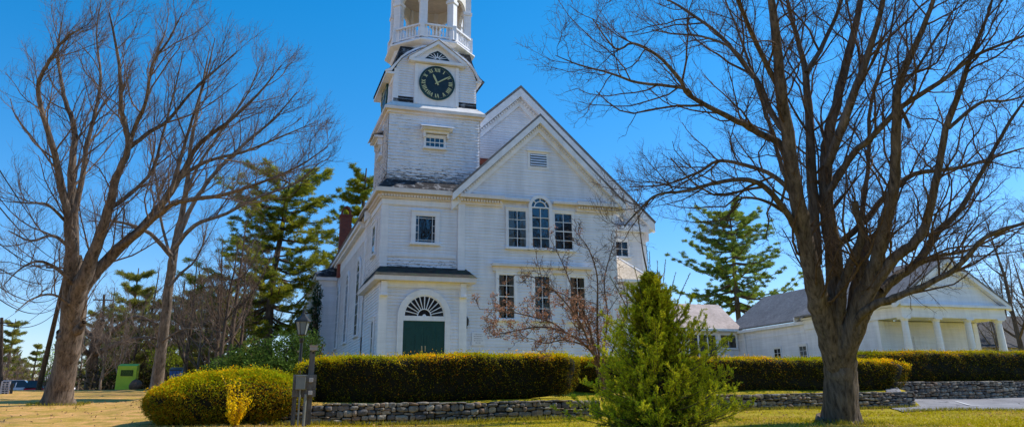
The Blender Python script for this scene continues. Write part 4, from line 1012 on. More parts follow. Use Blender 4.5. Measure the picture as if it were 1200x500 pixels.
# ================================================================== DRY STONE WALLS
def stone_wall(p0, p1, top_of, label, thick=0.45):
    """courses of uneven field stones; top_of(t) gives the height of the wall's top"""
    p0 = np.array(p0, float); p1 = np.array(p1, float); L = np.linalg.norm(p1 - p0); d = (p1 - p0) / L; nrm = np.array([d[1], -d[0]])
    root = thing('stone_wall', ((p0[0] + p1[0]) / 2, (p0[1] + p1[1]) / 2, gz(*((p0 + p1) / 2 - nrm * -0.3))), label, 'stone wall')
    bases = lambda a: gz(*(p0 + d * a + nrm * 0.25)) - 0.1
    nm = NM(); V_ = []; F_ = []; C_ = []; cnt = 0
    H = max(top_of(t / 10) - bases(L * t / 10) for t in range(11))
    edges = [0.0]
    while edges[-1] < H: edges.append(edges[-1] + random.uniform(0.06, 0.13))
    ph = random.uniform(0, 6)
    def zz(a, k): return bases(a) + min(edges[k] + (0.03 * math.sin(a * 1.7 + k * 2.1 + ph) + 0.02 * math.sin(a * 4.1 + k)) * (1 if 0 < k else 0), top_of(a / L) - bases(a))
    for k in range(len(edges) - 1):
        a = 0.0
        while a < L:
            w_ = random.uniform(0.09, 0.32) * (1.5 if random.random() < 0.15 else 1)
            b = min(L, a + w_)
            j = lambda s=0.012: random.uniform(-s, s)
            z0_, z1_ = (zz(a, k) + zz(b, k)) / 2, (zz(a, k + 1) + zz(b, k + 1)) / 2
            if z1_ - z0_ < 0.03: a = b; continue
            ca, cz = (a + b) / 2 + j(), (z0_ + z1_) / 2 + j(0.008); ha, hz_ = (b - a) / 2 * random.uniform(0.9, 1.06), (z1_ - z0_) / 2 * random.uniform(0.86, 1.08)
            q = []
            e_ = random.uniform(0.38, 0.75); tl = random.uniform(-0.12, 0.12)
            for v8 in range(9):
                t = 2 * PI * (v8 + random.uniform(-.25, .25)) / 9; cc_, ss_ = math.cos(t), math.sin(t)
                q.append((ca + ha * math.copysign(abs(cc_) ** e_, cc_) + j(0.008), cz + hz_ * math.copysign(abs(ss_) ** e_, ss_) + tl * ha * cc_ + j(0.006)))
            out = random.uniform(0.02, 0.10)
            rings = [(1.0, -thick), (1.0, out * 0.25), (0.9, out * 0.75), (0.62, out + j(0.012)), (0.03, out + j(0.012))]
            base = cnt
            for s_, o_ in rings:
                for x, z in q:
                    xx, z2 = ca + (x - ca) * s_, cz + (z - cz) * s_
                    pt = p0 + d * xx + nrm * (o_ + (j(0.010) if o_ > 0 else 0)); V_.append((pt[0], pt[1], z2))
            for r_ in range(4):
                for e in range(9): F_.append((base + r_ * 9 + e, base + r_ * 9 + (e + 1) % 9, base + r_ * 9 + 9 + (e + 1) % 9, base + r_ * 9 + 9 + e))
            cnt += 45
            pal = random.choice([(0.21, 0.19, 0.16), (0.27, 0.235, 0.19), (0.165, 0.15, 0.14), (0.31, 0.24, 0.17), (0.20, 0.17, 0.145), (0.11, 0.105, 0.10), (0.36, 0.31, 0.24), (0.24, 0.17, 0.12)])
            f = random.uniform(0.75, 1.2); C_ += [tuple(c * f for c in pal)] * 45
            a = b
    nm.add(np.array(V_), np.array(F_), np.array(C_)); nm.build('stones', STONE, root)
    mb = MB(); n = 30
    vs = []
    for i in range(n + 1):
        a = L * i / n
        for o_ in (-thick - 0.02, -0.015):
            for z in (bases(a) - 0.1, top_of(a / L) - 0.035):
                pt = p0 + d * a + nrm * o_; vs.append((pt[0], pt[1], z))
    fs = [(4 * i + u, 4 * i + v_, 4 * i + 4 + v_, 4 * i + 4 + u) for i in range(n) for u, v_ in ((2, 3), (3, 1), (0, 2), (1, 0))] + [(0, 1, 3, 2), (4 * n, 4 * n + 2, 4 * n + 3, 4 * n + 1)]
    mb.add(vs, fs); mb.build('wall_core', GAPSHADE, root)
stone_wall((0.35, 20.02), (9.0, 20.02), lambda t: -0.02 + 0.03 * t, 'low dry stone wall under the long front hedge, beside the meter post')
stone_wall((11.2, 24.02), (23.5, 24.02), lambda t: 0.10 + 0.07 * t, 'low stone wall under the hedge behind the big right tree')
stone_wall((23.75, 26.02), (36.0, 26.02), lambda t: 0.55 + 0.03 * t, 'taller stone wall at the edge of the parking lot, far right')
m = MB(); m.lathe((23.45, 23.85, gz(23.45, 23.5) - 0.1), [(0.06, 0), (0.05, 0.55), (0.0, 0.6)], 8)

# ================================================================== HEDGES
def hedge(name, label, cat, c, half, rot, top_col, side_col, dens, leaf=0.05, expo=5.0, lean=0.0, tilt=0.0, droop=0.0, squash_bottom=1.0, group=None):
    """clipped shrub: a rounded block of small leaves. c = centre of its foot"""
    hx, hy, hz = half
    root = thing(name, (c[0], c[1], c[2]), label, cat, group)
    def shape(q, s=1.0, amp=1.0):
        nrm_ = np.sign(q) * np.abs(q) ** (expo - 1)
        e = q / (np.sum(np.abs(q) ** expo, axis=1, keepdims=True) ** (1 / expo))
        pz = e[:, 2] * hz + hz
        k = 1 - lean * (1 - pz / (2 * hz))
        X = e[:, 0] * hx * s * (1 - 0.5 * lean * (1 - pz / (2 * hz))); Y = e[:, 1] * hy * s * k
        wob = 0.022 * np.sin(X * 1.9 + 1) + 0.018 * np.sin(X * 4.3 + Y * 3) + 0.018 * np.sin(X * 9 + pz * 7 + Y * 5)
        Z = hz + e[:, 2] * hz * s + wob * amp * (e[:, 2] > 0.3) + tilt * X - droop * (X / hx) ** 2
        Y = Y + 0.03 * amp * np.sin(X * 2.7 + pz * 3) + 0.025 * np.sin(X * 8 + pz * 9)
        N = unit(nrm_ / np.array([hx, hy, hz]))
        cr_, sr_ = math.cos(rot), math.sin(rot)
        Pn = np.stack([c[0] + X * cr_ - Y * sr_, c[1] + X * sr_ + Y * cr_, c[2] + Z], -1)
        Nn = np.stack([N[:, 0] * cr_ - N[:, 1] * sr_, N[:, 0] * sr_ + N[:, 1] * cr_, N[:, 2]], -1)
        return Pn, Nn
    # solid near-black core: the shade inside the hedge is put into its colour
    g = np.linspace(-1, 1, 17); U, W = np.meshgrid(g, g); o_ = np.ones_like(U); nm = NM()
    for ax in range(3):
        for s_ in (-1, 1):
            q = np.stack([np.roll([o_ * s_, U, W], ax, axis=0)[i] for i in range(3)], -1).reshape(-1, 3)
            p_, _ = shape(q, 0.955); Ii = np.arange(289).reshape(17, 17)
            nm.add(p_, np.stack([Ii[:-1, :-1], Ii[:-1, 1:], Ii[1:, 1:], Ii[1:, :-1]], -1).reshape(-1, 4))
    nm.build('shade_core', HEDGECORE, root)
    areas = np.array([hy * hz, hx * hz, hx * hy]) * 8
    n = int(dens * areas.sum()); ax = rng.choice(3, n, p=areas / areas.sum())
    q = rng.uniform(-1, 1, (n, 3)); q[np.arange(n), ax] = rng.choice([-1, 1], n)
    q = q[q[:, 2] > -0.98]; p_, N = shape(q)
    a_, b_, c_ = p_[:, 0], p_[:, 1], p_[:, 2]
    hole = np.sin(a_ * 7.3 + 2 * np.sin(c_ * 6.1 + b_)) * np.sin(c_ * 9.7 + 1.5 * np.sin(a_ * 5.3)) + .5 * np.sin(a_ * 17 + c_ * 13 + b_ * 11)
    ok = rng.random(len(p_)) < np.clip(1.0 - 0.9 * np.clip(hole - 0.25, 0, 1) * (1.15 - np.clip(N[:, 2], 0, 1)), 0.12, 1)
    p_, N = p_[ok], N[ok]; n = len(p_)
    p_ = p_ + N * rng.normal(-0.01, 0.03, (n, 1)) * (leaf / 0.05)
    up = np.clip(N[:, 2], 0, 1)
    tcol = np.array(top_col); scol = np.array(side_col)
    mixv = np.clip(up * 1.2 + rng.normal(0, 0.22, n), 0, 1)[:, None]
    col = scol * (1 - mixv) + tcol * mixv  # golden yew tops, with sunlight on upward leaves put into the colour too
    patch = np.sin(p_[:, 0] * 2.3 + p_[:, 2] * 3) + np.sin(p_[:, 0] * 0.9 + p_[:, 1] * 2)
    stray = rng.random(n) < 0.035; p_ = p_ + N * (stray * rng.uniform(0.03, 0.13, n))[:, None]
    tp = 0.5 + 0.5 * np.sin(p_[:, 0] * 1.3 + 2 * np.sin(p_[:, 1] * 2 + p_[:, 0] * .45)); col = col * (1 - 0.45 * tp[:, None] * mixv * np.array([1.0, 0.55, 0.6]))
    brown = (rng.random(n) < 0.22 + 0.10 * patch)[:, None]
    col = np.where(brown, col * np.array([1.6, 0.9, 0.6]), col) * rng.uniform(0.55, 1.45, (n, 1))
    d = unit(N * 0.3 + rng.normal(size=(n, 3)) * 0.75 + np.array([0, 0, 0.1]))
    nm = NM(); leaf_quads(nm, p_, d, rng.uniform(0.8, 1.6, n) * leaf, rng.uniform(0.35, 0.6, n) * leaf, col); nm.build('foliage', LEAF, root)
    return root
SUNGOLDTOP = (0.76, 0.58, 0.010); SIDE = (0.055, 0.06, 0.010)
hedge('clipped_hedge', 'long flat-topped yew hedge in front of the church door, on the low stone wall', 'hedge', (5.0, 21.15, -0.03), (3.95, 0.75, 0.60), 0, SUNGOLDTOP, SIDE, 1500, 0.045, 5.5, 0.18, 0.022)
hedge('clipped_hedge', 'clipped hedge running behind the big right tree, in front of the white hall', 'hedge', (16.9, 25.2, 0.08), (7.7, 0.75, 0.64), 0, SUNGOLDTOP, SIDE, 1200, 0.05, 5.5, 0.2, 0.0)
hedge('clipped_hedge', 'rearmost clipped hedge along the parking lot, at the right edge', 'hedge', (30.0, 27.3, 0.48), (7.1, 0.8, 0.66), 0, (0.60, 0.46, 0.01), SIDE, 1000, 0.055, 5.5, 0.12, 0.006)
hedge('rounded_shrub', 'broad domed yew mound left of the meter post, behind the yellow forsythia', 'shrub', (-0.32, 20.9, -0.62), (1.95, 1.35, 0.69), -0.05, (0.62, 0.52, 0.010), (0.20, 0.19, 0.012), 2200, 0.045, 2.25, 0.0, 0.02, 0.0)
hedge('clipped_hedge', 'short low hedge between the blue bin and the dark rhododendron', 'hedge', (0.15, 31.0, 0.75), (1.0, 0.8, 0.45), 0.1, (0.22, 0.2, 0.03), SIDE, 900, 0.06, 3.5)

# ================================================================== BARE TREES
def bare_tree(name, label, limbs, mat, twigmat, levels, trop, group=None, base=None, cat='tree', per=4):
    """limbs: lists of (x, y, z, r). levels: dicts for sprout()"""
    root = thing(name, base if base is not None else limbs[0][0][:3], label, cat, group)
    nt_ = NM(); nb_ = NM(); parents = []
    for li, lb in enumerate(limbs):
        S = smooth_line(lb, per)
        k = len(S)
        S[1:-1, :3] += rng.normal(0, 1, (k - 2, 3)) * np.minimum(S[1:-1, 3:4] * 0.10, 0.012)
        rr = np.maximum(S[:, 3], 0.006); wv = 1 + rng.normal(0, 0.015, k)
        nsd = 22 if rr[0] > 0.3 else (10 if rr[0] > 0.12 else 7)
        v, f = tubes(S[None, :, :3], (rr * wv)[None], nsd)
        if rr[0] > 0.12:   # lobed, ridged trunk
            ctr = np.repeat(S[:, :3], nsd, axis=0); off = v - ctr
            ph = np.tile(np.arange(nsd), k) * 2 * PI / nsd
            v = ctr + off * (1 + 0.045 * np.sin(ph * 3 + li + v[:, 2] * .25) + 0.04 * np.sin(ph * 5 + v[:, 2] * .6) + 0.012 * rng.normal(size=len(v)))[:, None]
        nt_.add(v, f)
        parents.append(S)
    nt_.build('trunk', mat, root, True)
    # first generation of branches comes off every limb
    L1 = levels[0]; Ps = []; Rs = []
    for li, S in enumerate(parents):
        if S[0, 3] > 0.42 and li == 0: continue
        ln = np.linalg.norm(np.diff(S[:, :3], axis=0), axis=1).sum(); n = max(2, int(ln * L1['per_m']))
        p_, r_ = sprout(S[None, :, :3], S[None, :, 3], n, L1.get('t0', 0.2), 1.0, L1['l'][0], L1['l'][1], L1['ang'], L1['k'], np.array(trop) * L1.get('tr', 1), L1['curl'], rmin=L1['rmin'])
        Ps.append(p_); Rs.append(r_)
        # the limb's own end runs on as a twig
    Pp, Rp = np.concatenate(Ps), np.concatenate(Rs)
    v, f = tubes(Pp, Rp, 5); nb_.add(v, f)
    for L in levels[1:]:
        Pp, Rp = sprout(Pp, Rp, L['n'], L.get('t0', 0.15), 1.0, L['l'][0], L['l'][1], L['ang'], L['k'], np.array(trop) * L.get('tr', 1), L['curl'], rmin=L['rmin'])
        v, f = tubes(Pp, Rp, L.get('sides', 3)); nb_.add(v, f)
    nb_.build('branches', twigmat, root)
    return root, (Pp, Rp)
def PL(D, rows, dd=0.0, k=0.68):
    """limb marks (x, y, r [,extra depth]) at distance D, drifting dd nearer or farther along its length"""
    out = []
    n = len(rows)
    for i, q in enumerate(rows):
        t = i / max(1, n - 1)
        out.append((*P(q[0], q[1], D + dd * t), q[2] * k))
    return out

DR = 18.0
trunkR = PL(DR, [(986, 508, .64), (986, 496, .50), (985, 482, .42), (985, 450, .365), (984, 425, .36), (982, 402, .375), (975, 380, .32), (966, 352, .25)], k=1)
limbsR = [trunkR,
 PL(DR, [(983, 450, .30), (977, 415, .40), (964, 372, .37), (956, 345, .34), (948, 305, .30), (940, 265, .27), (930, 215, .24), (920, 135, .20), (912, 70, .16), (904, 0, .12), (898, -60, .08), (892, -140, .03)], -1.0),
 PL(DR + .4, [(955, 310, .22), (953, 250, .20), (951, 190, .18), (948, 135, .15), (944, 85, .12), (936, 50, .09), (925, 10, .07), (915, -50, .03)], 2.0),
 PL(DR + .5, [(945, 85, .09), (966, 50, .08), (985, 5, .06), (1000, -50, .03)], 1.0),
 PL(DR + .1, [(985, 450, .30), (981, 415, .38), (978, 360, .33), (976, 288, .28), (968, 240, .25), (968, 200, .22), (969, 172, .20), (980, 124, .17), (996, 59, .14), (1009, 0, .10), (1016, -70, .04)], 1.5),
 PL(DR - .1, [(969, 195, .16), (988, 146, .15), (1009, 86, .12), (1028, 32, .09), (1040, -20, .06), (1055, -70, .03)], -1.0),
 PL(DR - .2, [(982, 390, .12), (985, 350, .18), (990, 326, .16), (1002, 300, .15), (1010, 272, .13), (1004, 252, .11), (1002, 236, .10)], -.3),
 PL(DR, [(1008, 268, .09), (1014, 224, .08), (1018, 190, .07), (1020, 124, .06), (1036, 75, .05), (1047, 20, .035), (1055, -40, .02)], 1.5),
 PL(DR, [(985, 460, .30), (988, 425, .38), (994, 400, .36), (1008, 352, .29), (1024, 316, .24), (1030, 288, .22), (1038, 260, .20), (1046, 224, .18), (1050, 178, .16), (1052, 108, .13), (1061, 80, .11), (1082, 32, .08), (1096, -10, .06), (1106, -70, .02)], -1.5),
 PL(DR + .2, [(986, 440, .2), (991, 402, .26), (1000, 360, .24), (1006, 320, .20), (1020, 284, .16), (1034, 268, .13)], .5),
 PL(DR + .3, [(974, 300, .13), (986, 284, .12), (1016, 256, .11), (1040, 228, .10), (1072, 204, .09), (1117, 198, .07), (1150, 189, .055), (1205, 172, .03), (1250, 165, .015)], 2.0),
 PL(DR - .2, [(972, 225, .12), (1000, 180, .11), (1020, 162, .10), (1058, 124, .085), (1101, 97, .07), (1144, 65, .05), (1198, 43, .035), (1250, 20, .02)], -2.0),
 PL(DR - .2, [(994, 415, .2), (1008, 375, .27), (1013, 350, .22), (1042, 308, .18), (1068, 288, .16), (1084, 264, .14), (1096, 216, .12), (1109, 151, .10), (1128, 97, .08), (1140, 60, .06), (1160, 10, .04), (1172, -50, .02)], -1.5),
 PL(DR + .2, [(986, 445, .22), (991, 405, .27), (1001, 382, .24), (1019, 358, .22), (1048, 326, .18), (1070, 312, .15), (1088, 288, .14), (1102, 268, .12), (1120, 252, .10), (1140, 220, .085), (1161, 182, .07), (1185, 140, .055), (1205, 112, .04), (1240, 60, .02)], 2.0),
 PL(DR - .4, [(1000, 380, .14), (1016, 362, .14), (1036, 352, .125), (1060, 344, .11), (1100, 326, .09), (1123, 312, .08), (1156, 277, .065), (1200, 261, .05), (1250, 240, .02)], -2.0),
 PL(DR + .3, [(1032, 340, .12), (1050, 322, .10), (1066, 314, .09), (1100, 300, .07), (1134, 293, .05), (1185, 270, .03), (1225, 262, .015)], 2.0),
 PL(DR - .2, [(950, 310, .15), (936, 276, .13), (922, 250, .11), (899, 221, .095), (877, 211, .08), (845, 213, .065), (802, 224, .05), (770, 228, .04), (750, 245, .03), (732, 264, .02)], -2.0),
 PL(DR + .2, [(944, 262, .11), (926, 224, .095), (899, 202, .08), (867, 192, .07), (840, 189, .06), (818, 202, .05), (780, 216, .035), (737, 219, .02)], 2.0),
 PL(DR, [(930, 205, .15), (915, 170, .13), (895, 158, .12), (872, 146, .11), (840, 130, .09), (807, 111, .075), (796, 92, .065), (770, 65, .05), (742, 51, .04), (721, 57, .03), (694, 22, .015)], -1.5),
 PL(DR - .7, [(812, 114, .06), (800, 103, .055), (748, 97, .045), (716, 86, .035), (678, 76, .025), (651, 65, .012)], -.8),
 PL(DR + .3, [(924, 160, .13), (905, 135, .11), (890, 100, .10), (872, 76, .085), (845, 43, .07), (802, 11, .05), (770, -5, .035), (735, -15, .02)], 2.5),
 PL(DR - .3, [(917, 110, .11), (900, 80, .09), (877, 30, .075), (861, -10, .055), (850, -60, .03)], -1.5),
 PL(DR + .3, [(884, 92, .06), (861, 59, .05), (823, 43, .04), (790, 40, .03), (764, 35, .015)], 1.0),
 PL(DR + .5, [(938, 250, .10), (918, 200, .085), (903, 150, .07), (890, 110, .06), (866, 40, .045), (850, 0, .03), (838, -40, .015)], 3.0),
 PL(DR - .3, [(920, 248, .07), (895, 235, .05), (870, 232, .04), (858, 245, .03), (852, 262, .015)], -.6),
 PL(DR + .4, [(1052, 112, .08), (1066, 150, .06)][::-1] + [(1075, 80, .05), (1100, 40, .04), (1125, 0, .02)], 1.0),
 PL(DR + .4, [(1112, 150, .07), (1150, 120, .055), (1180, 118, .04), (1225, 105, .02)], 1.0),
]
LV_R = [dict(per_m=3.1, l=(0.8, 3.3), ang=(25, 60), k=9, curl=1.5, rmin=0.007, t0=0.22),
        dict(n=10, l=(0.35, 1.0), ang=(25, 65), k=5, curl=1.0, rmin=0.0045), dict(n=6, l=(0.15, 0.45), ang=(25, 70), k=4, curl=1.1, rmin=0.0032)]
maple, _ = bare_tree('maple_tree', 'huge bare tree with a thick forked trunk in front of the right hedge', limbsR, BARK, TWIG, LV_R, (0, 0, 0.55))

DA = 26.0
limbsA = [PL(DA, [(66, 482, .72), (67, 473, .56), (70, 455, .43), (76, 430, .375), (80, 405, .39), (84, 380, .385), (87, 350, .39), (87, 325, .33), (85, 300, .27)], k=1),
 PL(DA, [(86, 360, .30), (86, 318, .34), (84, 290, .28), (80, 255, .20), (74, 225, .17), (67, 192, .15), (62, 171, .14), (48, 127, .11), (45, 101, .10), (51, 84, .09), (67, 57, .07), (81, 42, .05), (97, 33, .03)], -1.5),
 PL(DA + .3, [(87, 355, .28), (86, 310, .30), (86, 256, .24), (84, 215, .20), (86, 180, .17), (87, 150, .14), (77, 119, .11), (71, 90, .08), (68, 60, .06), (74, 15, .02)], 1.5),
 PL(DA + .3, [(88, 250, .15), (97, 205, .13), (103, 165, .11), (112, 130, .09), (118, 90, .07), (113, 40, .04), (120, -5, .02)], 2.0),
 PL(DA - .1, [(84, 385, .32), (88, 350, .42), (97, 328, .38), (112, 290, .28), (126, 248, .23), (136, 208, .19), (150, 176, .15), (147, 148, .13), (142, 125, .11), (140, 79, .08), (135, 48, .06), (128, 15, .03)], -1.0),
 PL(DA - .3, [(149, 178, .12), (160, 145, .10), (171, 119, .085), (179, 75, .065), (197, 48, .045), (214, 15, .02)], -1.5),
 PL(DA, [(152, 173, .12), (175, 155, .10), (197, 141, .085), (223, 110, .065), (250, 85, .045), (277, 62, .02)], 1.0),
 PL(DA + .1, [(83, 380, .32), (89, 348, .42), (103, 328, .36), (118, 312, .31), (147, 284, .26), (175, 258, .21), (200, 225, .17), (216, 199, .14), (233, 170, .11), (276, 136, .08), (310, 102, .05), (330, 76, .02)], 1.5),
 PL(DA, [(142, 288, .16), (165, 270, .15), (185, 252, .13), (209, 237, .12), (262, 228, .09), (300, 216, .07), (348, 196, .045), (384, 172, .02)], -2.0),
 PL(DA + .6, [(180, 252, .13), (205, 215, .11), (240, 190, .09), (285, 178, .07), (330, 160, .045), (365, 145, .02)], 2.0),
 PL(DA + .3, [(200, 226, .11), (212, 185, .09), (225, 140, .07), (240, 95, .05), (252, 45, .02)], 1.0),
 PL(DA - .3, [(88, 335, .10), (66, 314, .08), (45, 306, .06), (25, 314, .04), (4, 334, .02)], -3.0),
 PL(DA - .2, [(84, 292, .09), (62, 276, .07), (36, 282, .05), (10, 270, .02)], -2.5),
 PL(DA - .2, [(88, 360, .07), (62, 345, .055), (38, 350, .04), (18, 365, .02)], -3.0),
 PL(DA - .2, [(80, 262, .08), (56, 240, .06), (32, 238, .04), (8, 236, .02)], -2.5),
 PL(DA + .2, [(128, 245, .12), (155, 225, .10), (178, 200, .08), (190, 160, .06), (205, 105, .04), (215, 60, .02)], 1.5),
 PL(DA - .25, [(76, 398, .26), (71, 391, .22), (68, 388, .12)], -.1),
 PL(DA - .25, [(90, 388, .24), (95, 382, .2), (98, 377, .12)], -.1),
]
LV_A = [dict(per_m=2.4, l=(1.2, 3.4), ang=(20, 50), k=7, curl=1.0, rmin=0.009, t0=0.2),
        dict(n=9, l=(0.5, 1.4), ang=(20, 50), k=5, curl=0.9, rmin=0.005), dict(n=6, l=(0.25, 0.65), ang=(20, 50), k=4, curl=1.0, rmin=0.0036)]
bare_tree('maple_tree', 'burly bare tree on the left lawn with knobbly trunk and swept crown', limbsA, BARK, TWIGRED, LV_A, (0.12, 0, 0.75))
DB = 40.0
limbsB = [PL(DB, [(181, 468, .7), (182, 461, .55), (186, 430, .42), (192, 385, .37), (198, 335, .34), (203, 300, .31), (208, 275, .26), (214, 250, .22), (220, 210, .18), (223, 175, .15), (231, 132, .11), (238, 95, .08), (246, 55, .03)], 1.0),
 PL(DB, [(207, 282, .20), (226, 240, .18), (250, 205, .15), (285, 170, .12), (320, 140, .08), (348, 108, .03)], 2.0),
 PL(DB - .5, [(205, 290, .18), (228, 264, .15), (265, 250, .12), (300, 232, .10), (345, 215, .07), (378, 188, .03)], -2.0),
 PL(DB, [(201, 300, .18), (181, 278, .15), (164, 267, .12), (140, 260, .09), (120, 258, .04)], -2.0),
 PL(DB + .5, [(218, 225, .13), (235, 190, .11), (262, 150, .09), (290, 110, .06), (305, 75, .03)], 2.0),
 PL(DB, [(198, 335, .12), (214, 318, .10), (228, 306, .08), (238, 285, .06), (243, 262, .03)], 1.0),
 PL(DB, [(203, 310, .12), (190, 265, .10), (185, 225, .08), (178, 180, .06), (172, 140, .03)], 1.0),
 PL(DB, [(190, 400, .06), (215, 385, .05), (240, 388, .03)], -1.0), PL(DB, [(188, 410, .06), (165, 395, .05), (140, 400, .03)], -1.0)]
LV_B = [dict(per_m=2.0, l=(1.4, 3.8), ang=(20, 50), k=6, curl=0.8, rmin=0.012, t0=0.25),
        dict(n=9, l=(0.7, 1.8), ang=(20, 50), k=5, curl=0.9, rmin=0.007), dict(n=5, l=(0.3, 0.9), ang=(20, 55), k=3, curl=1.0, rmin=0.0052)]
bare_tree('maple_tree', 'straight-trunked bare tree behind the domed yew mound, beside the green bin', limbsB, BARKPALE, TWIGRED, LV_B, (0.15, 0, 0.7))

# background woodland: three kinds of bare tree, copied
def wild_tree(seed, H, spread, lean=0.0, r0=0.2, mat=BARKDARK, tw=TWIGRED, forks=5):
    r_ = random.Random(seed); limbs = []
    tr = [(lean * H * t * t + r_.uniform(-.1, .1), r_.uniform(-.1, .1), H * 0.8 * t - 0.3, r0 * (1 - 0.85 * t)) for t in np.linspace(0, 1, 6)]
    limbs.append([(x, y, z, r) for x, y, z, r in tr])
    for k in range(forks):
        t = 0.3 + 0.6 * k / forks; i = int(t * 5); b = tr[i]; az = r_.uniform(0, 2 * PI) ; L = H * spread * (1.1 - t)
        limbs.append([(b[0] + math.cos(az) * L * s * (1 - .25 * s), b[1] + math.sin(az) * L * s * (1 - .25 * s), b[2] + L * (0.75 * s + 0.55 * s * s), b[3] * 0.6 * (1 - .8 * s)) for s in (0, .33, .66, 1)])
    return limbs, mat, tw
LV_W = [dict(per_m=1.3, l=(1.0, 2.6), ang=(20, 50), k=5, curl=0.9, rmin=0.018, t0=0.2),
        dict(n=5, l=(0.5, 1.4), ang=(20, 55), k=4, curl=1.0, rmin=0.013), dict(n=3, l=(0.3, 0.7), ang=(20, 60), k=3, curl=1.0, rmin=0.011)]
protos = []
for i, (H, sp, ln, r0, mt, tw) in enumerate(((14, .42, .02, .2, BARKDARK, TWIG), (12, .5, -.04, .16, BARKPALE, TWIGRED), (16, .36, .03, .24, BARKDARK, TWIGRED))):
    lb, mt, tw = wild_tree(30 + i, H, sp, ln, r0, mt, tw, 7)
    protos.append(lb and (lb, mt, tw))
def place_copy(root, loc, rz, s, label, group):
    r = root.copy(); COL.objects.link(r); r.location = loc; r.rotation_euler = (0, 0, rz); r.scale = (s, s, s * random.uniform(0.92, 1.08)); r['label'] = label
    if group: r['group'] = group
    for ch in list(root.children):
        c = ch.copy(); COL.objects.link(c); c.parent = r
    return r
wild_roots = [None, None, None]
def wild(kind, px, Y, rz, s, label, group):
    x = Y * (P(px, 400, 1).x / P(px, 400, 1).y)
    loc = (x, Y, gz(x, Y) - 0.1)
    if wild_roots[kind] is None:
        lb, mt, tw = protos[kind]
        root, _ = bare_tree('bare_tree', label, lb, mt, tw, LV_W, (0, 0, .5), group, (0, 0, 0), per=3)
        wild_roots[kind] = root; root.location = loc; root.rotation_euler = (0, 0, rz); root.scale = (s, s, s)
        return root
    return place_copy(wild_roots[kind], loc, rz, s, label, group)
GL = 'thin bare trees in the wood left of the church'; GR = 'bare trees beyond the columned hall'
TL = 'slender bare tree in the wood left of the church, among others like it'
TR = 'bare grey-brown tree rising beyond the columned hall at the right edge'
for k, (px, Y, rz, s, kind) in enumerate(((262, 44, 0.3, .62, 0), (272, 47, 1.2, .66, 2), (282, 50, 2.2, .60, 0), (255, 52, 3.3, .62, 2), (236, 56, .8, .66, 1), (222, 60, 1.9, .72, 2), (212, 66, 2.5, .8, 0), (245, 70, 4.2, .75, 2),
        (160, 72, .4, .75, 0), (145, 66, 5, .6, 1), (172, 78, 1.1, .85, 2), (296, 62, 2.9, .62, 1), (130, 80, 3.7, .75, 2), (230, 84, 5.5, .85, 0), (190, 86, 5.9, .9, 1), (112, 90, 1.5, .75, 0), (268, 58, 3.0, .7, 1), (204, 74, 1.0, .8, 2), (310, 75, 1.6, .8, 0), (150, 92, .2, .85, 2), (100, 70, 1.1, .6, 1), (125, 64, 2.7, .58, 1), (184, 68, 4.4, .66, 1), (138, 88, .6, .8, 1), (216, 76, 3.9, .8, 1), (248, 64, 5.2, .62, 1))):
    wild(kind, px, Y, rz, s, TL, GL)
for k, (px, Y, rz, s, kind) in enumerate(((1168, 62, .4, 1.0, 1), (1195, 56, 2, 1.15, 2), (1225, 60, 1, 1.1, 0), (1140, 78, 3.3, 1.05, 2), (1185, 74, 4.2, 1.15, 0), (1120, 86, 5, 1.0, 1), (1215, 80, 2.6, 1.3, 2), (1255, 66, .9, 1.1, 1))):
    wild(kind, px, Y, rz, s, TR, GR)
GF = 'low bare trees across the road at the far left'; TF = 'low brown bare tree far off across the road at the left edge'
for k, (px, Y, rz, s, kind) in enumerate(((4, 120, .4, .45, 1), (16, 128, 2, .5, 2), (28, 118, 1, .42, 0), (38, 130, 3.3, .5, 1), (55, 125, 5, .45, 2), (-12, 122, 4.4, .45, 0), (112, 110, 2.2, .5, 1), (66, 132, 1.4, .55, 0))):
    wild(kind, px, Y, rz, s, TF, GF)
# trees on the near side of the street, beside the photographer: the church windows mirror them
def street_copy(root, x, y, sc, rz):
    r = root.copy(); COL.objects.link(r); r.location = (x, y, gz(x, y) - .1); r.rotation_euler = (0, 0, rz); r.scale = (sc, sc, sc)
    r['label'] = 'bare street tree on the near side of the road, mirrored in the church windows'; r['group'] = 'street trees mirrored in the church windows'
    for ch in list(root.children):
        c = ch.copy(); COL.objects.link(c); c.parent = r
for x, y, sc, rz in ((22.5, -3, 1.7, .4), (28.5, -4, 1.8, 2.2), (15, -5, 1.6, 4.0), (34, -6, 1.7, 5.2)): street_copy(maple, x, y, sc, rz)

# the far wood beyond the road, which reads as one mass
nm = NM(); n_ = 26000
ang_ = np.concatenate([rng.uniform(-.50, .02, n_ * 6 // 10), rng.uniform(.55, 1.0, n_ * 4 // 10)]); dist = rng.uniform(150, 210, len(ang_)); n_ = len(ang_)
fx_, fy_ = dist * np.sin(ang_), dist * np.cos(ang_); hgt = 5.5 + 2.5 * np.sin(ang_ * 43) + 1.6 * np.sin(ang_ * 97 + 1) + 1.0 * np.sin(ang_ * 211)
zf = ground_z(fx_, fy_) + hgt * rng.random(n_) ** 1.15
ev = (np.sin(ang_ * 61 + 2) + rng.normal(0, .4, n_) > .75)[:, None]
cf = np.where(ev, np.array([[.075, .095, .04]]), np.array([[.21, .155, .125]])) * rng.uniform(.55, 1.4, (n_, 1))
leaf_quads(nm, np.stack([fx_, fy_, zf], -1), rng.normal(size=(n_, 3)) * np.array([.35, .35, .2]) + np.array([0, 0, .8]), rng.uniform(1.2, 3.2, n_), rng.uniform(.15, .5, n_), cf)
tag(nm.build('far_wood', LEAF), 'brown leafless wood far off beyond the road', None, kind='stuff')
